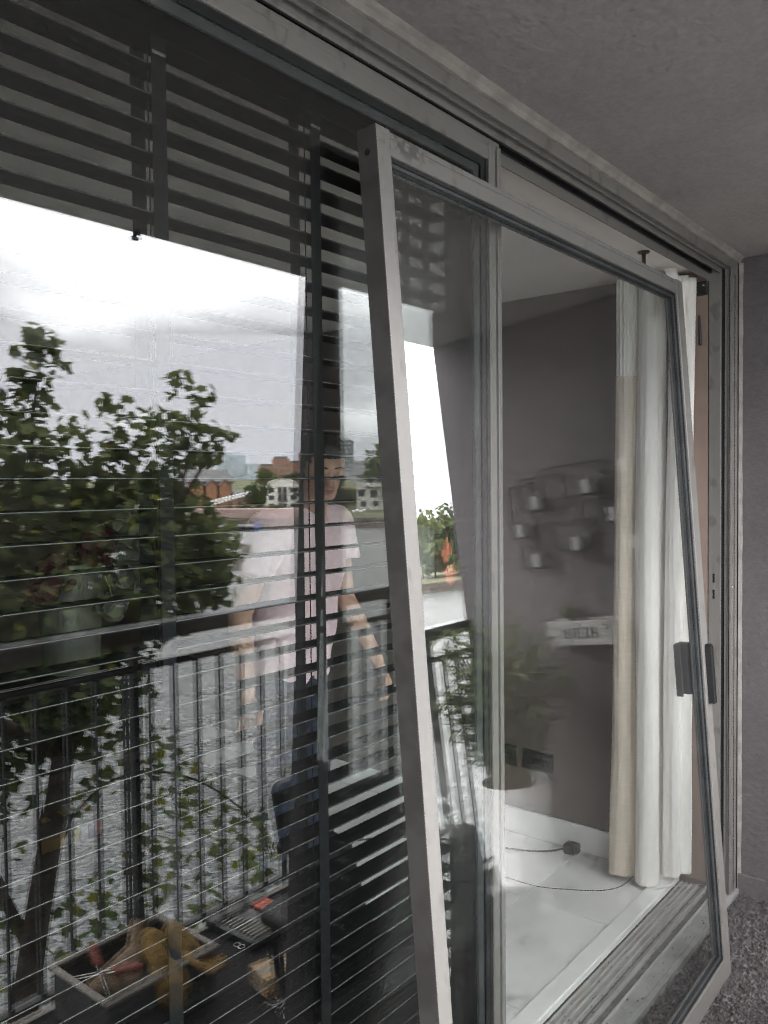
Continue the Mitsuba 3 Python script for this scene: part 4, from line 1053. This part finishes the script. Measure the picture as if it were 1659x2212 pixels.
pr('m_brick', lambda p, n, uv: mix((0.27, 0.14, 0.085), (0.36, 0.20, 0.12), cell_rand(p.x * 4, p.y * 4, p.z * 13)), 0.9, 0.1)
pr('m_brickred', lambda p, n, uv: mix((0.27, 0.155, 0.115), (0.33, 0.20, 0.15), cell_rand(p.x * 2, p.y * 2, p.z * 5)), 0.9, 0.1)
pr('m_slate', vary((0.10, 0.10, 0.105), (0.15, 0.148, 0.15), 0.8, sz=6), 0.8)
pr('m_stucco', vary((0.66, 0.64, 0.58), (0.74, 0.72, 0.66), 0.4), 0.9, 0.1)
pr('m_win', (0.03, 0.035, 0.045), 0.1, 0.6)
pr('m_hazyglass', lambda p, n, uv: mix((0.36, 0.44, 0.49), (0.56, 0.62, 0.66), cell_rand(p.x * 0.3, p.y * 0.3, p.z * 0.28)), 0.3, 0.5)  # glass tones with the haze of distance mixed into the colour
pr('m_hazepaint', vary((0.40, 0.43, 0.46), (0.50, 0.52, 0.54), 0.05), 0.9, 0.1)  # pale grey puts the haze of distance into the surface colour
pr('m_towerdark', vary((0.10, 0.11, 0.12), (0.16, 0.17, 0.18), 0.3, sz=8), 0.7)


def windows(S, k, spots, w_, h_, y=-0.06, mat='m_win', frame='m_stucco'):
    for (u, z) in spots:
        wk = put('window', S.mesh(box(u - w_ / 2 - 0.1, u + w_ / 2 + 0.1, y, 0.02, z - h_ / 2 - 0.1, z + h_ / 2 + 0.1)), frame, k, smooth=False)
        put('pane', S.mesh(box(u - w_ / 2, u + w_ / 2, y - 0.03, y + 0.01, z - h_ / 2, z + h_ / 2)), mat, wk, smooth=False)


# white arched house
S = Site(-45.8, 258, -6.0)
k = thing('white_house', 'white three storey house with arched gable across the water', 'house')
put('wall', S.mesh(box(-4.9, 4.9, 0, 9, -1, 7.6)), 'm_stucco', k, smooth=False)
arch = [(-4.9, 7.6)] + [(4.9 * math.cos(t), 7.6 + 2.1 * math.sin(t)) for t in np.linspace(math.pi * 0.93, math.pi * 0.07, 18)] + [(4.9, 7.6)]
put('gable', S.mesh(prism(arch, 0.01, 8.9)), 'm_stucco', k, smooth=False)
put('roof', S.mesh(gable(-4.9, 4.9, 0.3, 9, 7.7, 2.0, 0.3)), 'm_slate', k, smooth=False)
put('cornice', S.mesh(box(-5.0, 5.0, -0.12, -0.002, 7.2, 7.5)), 'm_stucco', k, smooth=False)
for zf in (1.4, 3.9, 6.2):
    put('balcony', S.mesh(box(-1.4, 1.4, -1.0, -0.002, zf - 1.0, zf - 0.85)), 'm_slate', k, smooth=False)
    put('balcony_rail', S.mesh(cat_([box(-1.4, 1.4, -1.0, -0.95, zf - 0.1, zf)] + [box(-1.4 + i * 0.31, -1.34 + i * 0.31, -1.0, -0.95, zf - 0.85, zf - 0.1) for i in range(10)])), 'm_black', k, smooth=False)
windows(S, k, [(u, z) for z in (1.4, 3.9, 6.2) for u in (-3.3, 3.3)], 1.7, 1.3)
windows(S, k, [(u, z) for z in (1.2, 3.7, 6.1) for u in (-0.75, 0.75)], 1.2, 1.9)
for u in (-1.0, 1.0):
    ring_ = [(u + 1.15 * math.cos(t), 7.6 + 1.15 * math.sin(t)) for t in np.linspace(0, math.pi, 14)] + [(u + 0.95 * math.cos(t), 7.6 + 0.95 * math.sin(t)) for t in np.linspace(math.pi, 0, 14)]
    put('arch_moulding', S.mesh(prism(ring_, -0.10, 0.005)), 'm_stucco', k, smooth=False)
# brick terrace with gables
S = Site(-50.5, 262, -5.6, turn=-18)
k = thing('brick_terrace', 'brown brick terrace with grey gabled roofs left of the white house', 'house')
put('wall', S.mesh(box(-7.5, 6.5, 0, 12, -1, 8.6)), 'm_brick', k, smooth=False)
put('roof', S.mesh(gable(-7.5, 6.5, 0, 12, 8.6, 3.6, 0.5, 'u')), 'm_slate', k, smooth=False)
for u in (-5.0, -0.6, 3.6):
    put('gable_bay', S.mesh(box(u - 1.7, u + 1.7, -1.6, -0.004, -1, 7.2)), 'm_brick', k, smooth=False)
    put('gable_end', S.mesh(prism([(u - 1.7, 7.2), (u + 1.7, 7.2), (u, 9.2)], -1.6, 1.5)), 'm_brick', k, smooth=False)
    put('gable_roof', S.mesh(gable(u - 1.7, u + 1.7, -1.7, 2.2, 7.25, 2.05, 0.25)), 'm_slate', k, smooth=False)
windows(S, k, [(u + d, z) for z in (1.6, 4.2, 6.6) for u in (-2.8, 1.5, 5.7) for d in (0,)], 1.1, 1.4)
# hut
S = Site(-48.4, 252, -5.4, turn=-10)
k = thing('brick_hut', 'small ochre brick hut with grey pitched roof beside the terrace', 'house')
put('wall', S.mesh(box(-2.4, 2.6, 0, 7, -1, 3.4)), 'm_brick', k, smooth=False)
put('gable_end', S.mesh(prism([(-0.2, 3.4), (2.6, 3.4), (1.2, 5.2)], 0.0, 6.9)), 'm_brick', k, smooth=False)
put('roof', S.mesh(gable(-2.4, 2.6, 0.1, 7, 3.45, 1.9, 0.3, 'u')), 'm_slate', k, smooth=False)
windows(S, k, [(1.2, 2.6), (-1.2, 1.8)], 0.7, 1.3, frame='m_black')
# white balconied block at the left
S = Site(-52.9, 232, -7.0, turn=-6)
k = thing('white_flats', 'white balconied flats half hidden by the near tree', 'house')
put('wall', S.mesh(box(-5.5, 3.2, 0, 10, -1, 7.8)), 'm_stucco', k, smooth=False)
put('roof', S.mesh(gable(-5.5, 3.2, 0, 10, 7.8, 2.6, 0.4, 'u')), 'm_slate', k, smooth=False)
for zf in (1.0, 4.4):
    put('balcony', S.mesh(cat_([box(-4, 2.6, -1.6, -0.003, zf, zf + 0.25), box(-4, 2.6, -1.6, -1.5, zf + 0.25, zf + 1.25)])), 'm_stucco', k, smooth=False)
for u in (-3.8, 2.4):
    put('balcony_post', S.mesh(box(u - 0.15, u + 0.15, -1.59, -1.3, -1, 7.5)), 'm_stucco', k, smooth=False)
windows(S, k, [(u, z) for z in (2.3, 5.8) for u in (-2.6, 1.0)], 2.2, 2.0)
# cream apartments at the right
S = Site(-39.4, 240, -5.0, turn=6)
k = thing('cream_apartments', 'cream apartment block with grey pitched roof, balcony and round window', 'house')
put('wall', S.mesh(box(-5.5, 6.5, 0, 10, -1, 9.3)), 'm_stucco', k, smooth=False)
put('roof', S.mesh(gable(-6.5, 7.5, -1.5, 11, 9.3, 4.0, 0.5, 'u')), 'm_slate', k, smooth=False)
put('balcony', S.mesh(cat_([box(-3.5, 6, -1.7, -0.003, 6.0, 6.3), box(-3.5, 6, -1.7, -1.6, 6.3, 7.1)])), 'm_stucco', k, smooth=False)
put('balcony_rail', S.mesh(cat_([box(-3.5, 6, -1.7, -1.62, 7.9, 8.0)] + [box(-3.5 + 0.79 * i, -3.42 + 0.79 * i, -1.7, -1.62, 7.1, 7.9) for i in range(13)])), 'm_black', k, smooth=False)
windows(S, k, [(-1.5, 7.6), (1.5, 7.6), (4.5, 7.6), (-4.2, 4.2), (-0.6, 3.9)], 2.0, 2.0)
put('window', S.mesh(trimesh.creation.cylinder(0.9, 0.2, sections=24).apply_transform(trimesh.transformations.rotation_matrix(math.pi / 2, [1, 0, 0])).apply_translation([2.6, -0.02, 3.8])), 'm_win', k, smooth=False)
windows(S, k, [(-3.6, 1.2), (0, 1.2), (3.2, 1.2)], 1.6, 1.6)
# long grey roof seen behind them
S = Site(-41.9, 268, -4.0, turn=25)
k = thing('grey_roofed_house', 'long dark gabled roof house behind the bushes', 'house')
put('wall', S.mesh(box(-7, 7, 0, 12, -1, 4.5)), 'm_brick', k, smooth=False)
put('roof', S.mesh(gable(-7, 7, 0, 12, 4.5, 5.2, 0.8)), 'm_slate', k, smooth=False)
# glass office and blocks on the skyline, haze painted into their colour
S = Site(-49.3, 700, 5.0, turn=6)
k = thing('glass_office', 'long glass office block on the far skyline tinted pale blue for haze', 'office building')
put('wall', S.mesh(box(-11.5, 12.0, 0, 18, 0, 22)), 'm_hazyglass', k, smooth=False)
put('plant_room', S.mesh(box(-4, 8, 4, 14, 22, 24.5)), 'm_hazepaint', k, smooth=False)
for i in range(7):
    put('fin', S.mesh(box(-11 + i * 3.6, -10.4 + i * 3.6, -0.6, -0.005, 0, 22)), 'm_hazepaint', k, smooth=False)
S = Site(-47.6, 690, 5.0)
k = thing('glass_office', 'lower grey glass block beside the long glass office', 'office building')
put('wall', S.mesh(box(-8.5, 8.5, 0, 15, 0, 14.5)), 'm_hazyglass', k, smooth=False)
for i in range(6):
    put('fin', S.mesh(box(-8 + i * 3.2, -7.5 + i * 3.2, -0.5, -0.005, 0, 14.5)), 'm_hazepaint', k, smooth=False)
bl_ = [(-46.9, 480, 8.5, 12.5, 14, 'low'), (-45.9, 500, 9.5, 17.5, 11, 'stepped'), (-45.0, 470, 7.5, 14.0, 9, 'narrow'), (-44.0, 450, 12.0, 19.0, 10, 'tallest'), (-43.2, 520, 8.0, 21.5, 10, 'rearmost')]
for (az, d, w_, zt, dep, nm) in bl_:
    S = Site(az, d, 2.0, turn=rng.uniform(-10, 10))
    k = thing('red_brick_block', f'{nm} red brick apartment block on the skyline behind the white house', 'apartment block')
    put('wall', S.mesh(box(-w_ / 2, w_ / 2, 0, dep, -4, zt - 2)), 'm_brickred', k, smooth=False)
    put('roof', S.mesh(box(-w_ / 2 + 1, w_ / 2 - 1, 1, dep - 1, zt - 2, zt - 0.6)), 'm_slate', k, smooth=False)
    nz = int((zt - 4) / 3)
    windows(S, k, [(u, 2.5 + 3 * i) for i in range(nz) for u in np.linspace(-w_ / 2 + 1.5, w_ / 2 - 1.5, max(2, int(w_ / 3)))], 1.2, 1.5)
S = Site(-41.6, 600, 3.0, turn=12)
k = thing('tower_block', 'dark rectangular tower block standing alone on the skyline', 'tower block')
put('wall', S.mesh(box(-4.4, 4.4, 0, 10, 0, 30.5)), 'm_towerdark', k, smooth=False)
put('plant_room', S.mesh(box(-2.5, 2.5, 3, 8, 30.5, 32.5)), 'm_hazepaint', k, smooth=False)
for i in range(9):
    put('storey_band', S.mesh(box(-4.5, 4.5, -0.15, -0.005, 3 + 3.1 * i, 3.8 + 3.1 * i)), 'm_hazepaint', k, smooth=False)
for i in range(44):
    az = -56 + i * 0.62 + rng.uniform(-0.2, 0.2)
    d = rng.uniform(1100, 1500)
    S = Site(az, d, 5.0, turn=rng.uniform(-20, 20))
    w_, h_ = rng.uniform(10, 24), rng.uniform(13, 26) * (1 + 0.35 * (i % 7 == 3))
    put('skyline_building', S.mesh(cat_([box(-w_ / 2, w_ / 2, 0, 15, 0, h_), box(-w_ / 5, w_ / 6, 3, 10, h_, h_ + rng.uniform(1, 4))])), 'm_hazepaint', smooth=False, label='distant city block coloured pale for haze in the long row on the horizon', cat='building', group='pale city blocks along the horizon')
for az, d, h_, lab in ((-38.9, 900, 34, 'tower crane with slanting jib over the roofs at the right'),):
    S = Site(az, d, 8)
    k = thing('tower_crane', lab, 'crane')
    put('mast', S.mesh(box(-0.6, 0.6, -0.6, 0.6, 0, h_)), 'm_hazepaint', k, smooth=False)
    put('jib', S.mesh(box(-14, 5, -0.5, 0.5, h_, h_ + 1.2).apply_transform(trimesh.transformations.rotation_matrix(0.22, [0, 1, 0], [0, 0, h_]))), 'm_hazepaint', k, smooth=False)
# jetty with blue edge, string of white globes
S = Site(-48.9, 196, ZW)
k = thing('jetty', 'slatted grey jetty with a blue posted edge over the water', 'jetty')
for i in range(16):
    put('plank', S.mesh(box(-4.5 + 0.16 * i, 4.0 + 0.16 * i, i * 1.1, i * 1.1 + 0.8, 1.0, 1.2)), 'm_slate', k, smooth=False)
pr('m_blue', (0.05, 0.10, 0.24), 0.6)
for i in range(16):
    put('post', S.mesh(box(4.2 + 0.16 * i, 4.6 + 0.16 * i, i * 1.1 + 0.1, i * 1.1 + 0.5, -1, 2.0)), 'm_blue', k, smooth=False)
pr('m_globe', (0.82, 0.82, 0.80), 0.4)
n_g = 0
for row, (a0, a1, z0, z1, nn) in enumerate(((-50.7, -47.9, -2.9, -0.3, 13), (-50.5, -47.95, -3.5, -0.9, 12), (-40.9, -40.2, -5.3, -5.0, 4))):
    for i in range(nn):
        t = i / (nn - 1)
        q = polar(a0 + (a1 - a0) * t, 222 + 16 * t, z0 + (z1 - z0) * (t ** 0.8))
        if row == 2:
            q = polar(a0 + (a1 - a0) * t, 214, z0 + 0.3 * (i % 2))
        lab, grp = (('white globe lamp in the double string rising along the promenade', 'white globes along the promenade') if row < 2 else ('white globe lamp in the short row before the cream apartments', 'white globes by the cream apartments'))
        k = thing('globe_lamp', lab, 'lamp', grp)
        put('globe', trimesh.creation.icosphere(2, 0.40).apply_translation(q), 'm_globe', k, smooth=True)
        put('post', tube([q - [0, 0, 0.5], np.array([q[0], q[1], -6.6])], 0.06, 6), 'm_slate', k, smooth=True)


# ------------------------------------------------------------------ trees
def leaf_cloud(centers, radii, n, size, seed, flat=0.75, shell=0.45):
    g_ = np.random.default_rng(seed)
    w_ = np.array([r ** 2 for r in radii]); w_ = w_ / w_.sum()
    which = g_.choice(len(radii), n, p=w_)
    d = g_.normal(size=(n, 3)); d /= np.linalg.norm(d, axis=1, keepdims=True)
    rr = (shell + (1 - shell) * g_.uniform(0, 1, n) ** 0.6)
    c = np.array(centers)[which] + d * (np.array(radii)[which] * rr)[:, None] * [1, 1, flat]
    return c, d, g_


def simple_leaves(c, d, g_, size):
    n = len(c)
    a = g_.normal(size=(n, 3)); a /= np.linalg.norm(a, axis=1, keepdims=True)
    b = np.cross(a, d + 0.3 * g_.normal(size=(n, 3))); b /= np.linalg.norm(b, axis=1, keepdims=True)
    s = size * g_.uniform(0.6, 1.3, n)[:, None]
    v = np.stack([c - a * s, c + b * s * 0.6, c + a * s, c - b * s * 0.6], 1).reshape(-1, 3)
    i = np.arange(n)[:, None] * 4
    return trimesh.Trimesh(v, np.vstack([i + [0, 1, 2], i + [0, 2, 3]]), process=False)


bank = []
for i in range(46):
    az = -66 + i * 0.95 + rng.uniform(-0.35, 0.35)
    d = R0(az) + rng.uniform(8, 70)
    bank.append((az, d, rng.uniform(4.5, 8.5), i % 2))
bank += [(-51.3, 330, 17.5, 0), (-47.3, 262, 9.5, 0), (-46.9, 300, 11, 1), (-44.2, 262, 10, 0), (-43.3, 246, 8.5, 1), (-42.2, 232, 7.5, 0)]
for i in range(12):
    bank.append((-37.4 + i * 0.85, rng.uniform(222, 236), rng.uniform(14, 21), (i + 1) % 2))
kinds = ('dark green bushy tree on the far bank among its neighbours', 'light green bushy tree on the far bank among its neighbours')
for i, (az, d, h_, mt) in enumerate(bank):
    if any(abs(az - b[0]) < b[1] and d < b[2] for b in ((-45.8, 1.35, 262), (-39.3, 1.6, 244), (-50.4, 1.5, 262), (-48.4, 0.7, 256))) and h_ > 3.0:
        h_ = rng.uniform(2.0, 3.0)
    z0 = -6.4 if d < 270 else -2
    base = polar(az, d, z0)
    cs, rs = [], []
    w_ = max(2.2, h_ * 0.42)
    for q in range(8):
        cs.append(base + [rng.normal(0, w_ * 0.45), rng.normal(0, w_ * 0.45), h_ * rng.uniform(0.35, 0.85)])
        rs.append(w_ * rng.uniform(0.4, 0.65))
    c, dd, g_ = leaf_cloud(cs, rs, 900, 0.5, 100 + i, 0.85, 0.3)
    k = thing('bank_tree', kinds[mt], 'tree', ('dark trees' if mt == 0 else 'light trees') + ' along the far bank')
    put('crown', simple_leaves(c, dd, g_, max(0.35, h_ * 0.045)), f'm_bank{mt}', k, smooth=False)
    put('trunk', tube([base + [0, 0, -1], base + [0, 0, h_ * 0.5]], [0.22, 0.12], 6), 'm_bark', k, smooth=True)

# big leaved tree close to the balcony
LOBES = []
for t in np.linspace(-2.35, 2.35, 5):
    ln = 1.0 - 0.13 * abs(t)
    LOBES.append((math.sin(t) * ln, math.cos(t) * ln))
outline = []
for i, (x, y) in enumerate(LOBES):
    outline.append((x, y))
    if i < 4:
        x2, y2 = LOBES[i + 1]
        outline.append(((x + x2) * 0.5 * 0.80, (y + y2) * 0.5 * 0.80))
outline = np.array([(0.06, -0.42), (-0.06, -0.42)] + outline)


def maple(c, nrm, g_, size):
    """lobed leaves, 1 fan of 11 triangles each, drooping"""
    n = len(c)
    u = np.cross(nrm, [0.13, 0.21, 1.0]); u /= np.linalg.norm(u, axis=1, keepdims=True)
    w_ = np.cross(nrm, u)
    th = g_.uniform(0, 6.283, n)[:, None]
    a = u * np.cos(th) + w_ * np.sin(th)
    b = np.cross(nrm, a)
    s = size * g_.uniform(0.6, 1.15, n)[:, None]
    k = len(outline)
    V = np.empty((n, k + 1, 3))
    V[:, 0] = c
    for i, (x, y) in enumerate(outline):
        V[:, i + 1] = c + (a * x + b * y) * s - nrm * s * (0.22 * (x * x + y * y)) * g_.uniform(0.3, 1.2, (n, 1))
    idx = np.arange(n)[:, None] * (k + 1)
    F_ = np.vstack([idx + [0, i + 1, (i + 1) % k + 1] for i in range(k)])
    return trimesh.Trimesh(V.reshape(-1, 3), F_, process=False)


nt = thing('maple_tree', 'tall leafy maple tree growing just beyond the balcony railing', 'tree')
trunk = spline([(2.75, -4.9, -9.5), (2.85, -4.8, -5.0), (2.98, -4.7, -1.9), (3.18, -4.6, -0.6), (3.30, -4.6, 0.3), (3.32, -4.7, 1.2)], 30)
put('trunk', tube(trunk, np.linspace(0.19, 0.06, 30), 12), 'm_bark', nt, smooth=True)
limbs = [[(3.0, -4.7, -1.8), (2.6, -4.9, -0.6), (2.3, -5.0, 0.6), (2.2, -5.0, 1.6)], [(3.18, -4.6, -0.6), (3.5, -4.4, 0.3), (3.95, -4.3, 1.2), (4.2, -4.3, 2.2)],
         [(3.25, -4.6, -0.1), (3.15, -4.8, 1.0), (3.1, -4.7, 2.0), (3.15, -4.6, 2.7)], [(3.1, -4.65, -1.3), (3.75, -4.45, -0.62), (4.2, -4.35, -0.78), (5.0, -4.3, -1.75)],
         [(3.3, -4.6, 0.4), (3.8, -4.8, 0.8), (4.5, -4.7, 1.05), (4.85, -4.6, 1.1)], [(3.2, -4.6, -0.5), (2.7, -4.2, 0.0), (2.0, -4.0, 0.4), (1.4, -4.1, 1.0)], [(4.0, -4.3, 1.3), (4.4, -4.4, 1.75), (4.8, -4.5, 2.05)]]
for l in limbs:
    put('limb', tube(spline(l, 16), np.linspace((0.014 if l[-1][2] < -1 else 0.05) if len(l) > 3 else 0.02, 0.006, 16), 8), 'm_bark', nt, smooth=True)
blobs = [((2.5, -4.9, 0.7), 0.75, 700), ((3.1, -4.8, 0.7), 0.75, 900), ((3.6, -4.6, 0.9), 0.7, 750), ((2.2, -4.8, 1.5), 0.6, 380), ((3.1, -4.8, 1.4), 0.55, 420), ((3.8, -4.6, 1.45), 0.45, 280), ((4.2, -4.5, 1.25), 0.4, 220),
         ((4.45, -4.6, 0.95), 0.38, 190), ((3.3, -4.6, 0.15), 0.6, 420), ((2.7, -4.8, 0.1), 0.7, 460), ((4.05, -4.5, 0.75), 0.4, 200), ((4.3, -4.4, 1.95), 0.26, 60), ((3.95, -4.4, 1.95), 0.28, 66), ((3.45, -4.6, 1.85), 0.32, 80), ((2.9, -4.7, 1.85), 0.36, 100),
         ((3.13, -4.6, 2.62), 0.15, 20), ((3.10, -4.6, 2.45), 0.20, 26), ((3.05, -4.7, 2.15), 0.24, 40), ((2.95, -4.7, 2.3), 0.14, 12), ((4.38, -4.4, 2.3), 0.14, 12), ((4.15, -4.4, 2.4), 0.13, 11), ((3.72, -4.6, 2.2), 0.14, 11), ((2.5, -4.8, 1.95), 0.36, 70), ((1.5, -4.4, 1.0), 0.8, 420), ((0.8, -4.6, 0.6), 0.9, 420), ((2.0, -4.5, 0.4), 0.7, 380),
         ((4.82, -4.6, 2.02), 0.08, 5), ((4.70, -4.6, 1.05), 0.26, 60), ((4.6, -4.5, 0.75), 0.22, 34),
         ((3.9, -4.5, -0.6), 0.35, 42), ((4.2, -4.4, -0.85), 0.35, 46), ((4.55, -4.3, -1.3), 0.34, 52), ((4.9, -4.3, -1.75), 0.28, 40), ((3.9, -4.5, -1.4), 0.38, 56), ((3.4, -4.7, -0.6), 0.35, 46), ((2.7, -4.8, -0.8), 0.4, 60), ((3.4, -4.6, -1.7), 0.35, 50), ((2.6, -4.9, -1.7), 0.45, 60), ((4.3, -4.4, -2.1), 0.4, 60), ((1.8, -4.8, -1.0), 0.6, 90)]
lc, ln_, lm = [], [], []
g_ = np.random.default_rng(55)
for (c, r, n) in blobs:
    n = int(n * (2.0 if c[2] > 1.2 else 2.1 if c[2] > -0.3 else 1.2))
    d = g_.normal(size=(n, 3)); d /= np.linalg.norm(d, axis=1, keepdims=True)
    p_ = np.array(c) + d * (r * g_.uniform(0.25, 1.0, n) ** 0.6)[:, None]
    nn_ = g_.normal(size=(n, 3)) * 0.55 + [0, 0.25, 0.85]
    nn_ /= np.linalg.norm(nn_, axis=1, keepdims=True)
    lc.append(p_); ln_.append(nn_)
lc, ln_ = np.vstack(lc), np.vstack(ln_)
young = g_.uniform(0, 1, len(lc)) < np.where(lc[:, 2] < -0.3, 0.22, 0.07)
ck_ = put('crown', maple(lc[~young], ln_[~young], g_, 0.068), 'm_leaf', nt, smooth=False)
put('young_leaves', maple(lc[young], ln_[young], g_, 0.056), 'm_leafy', nt, smooth=False)
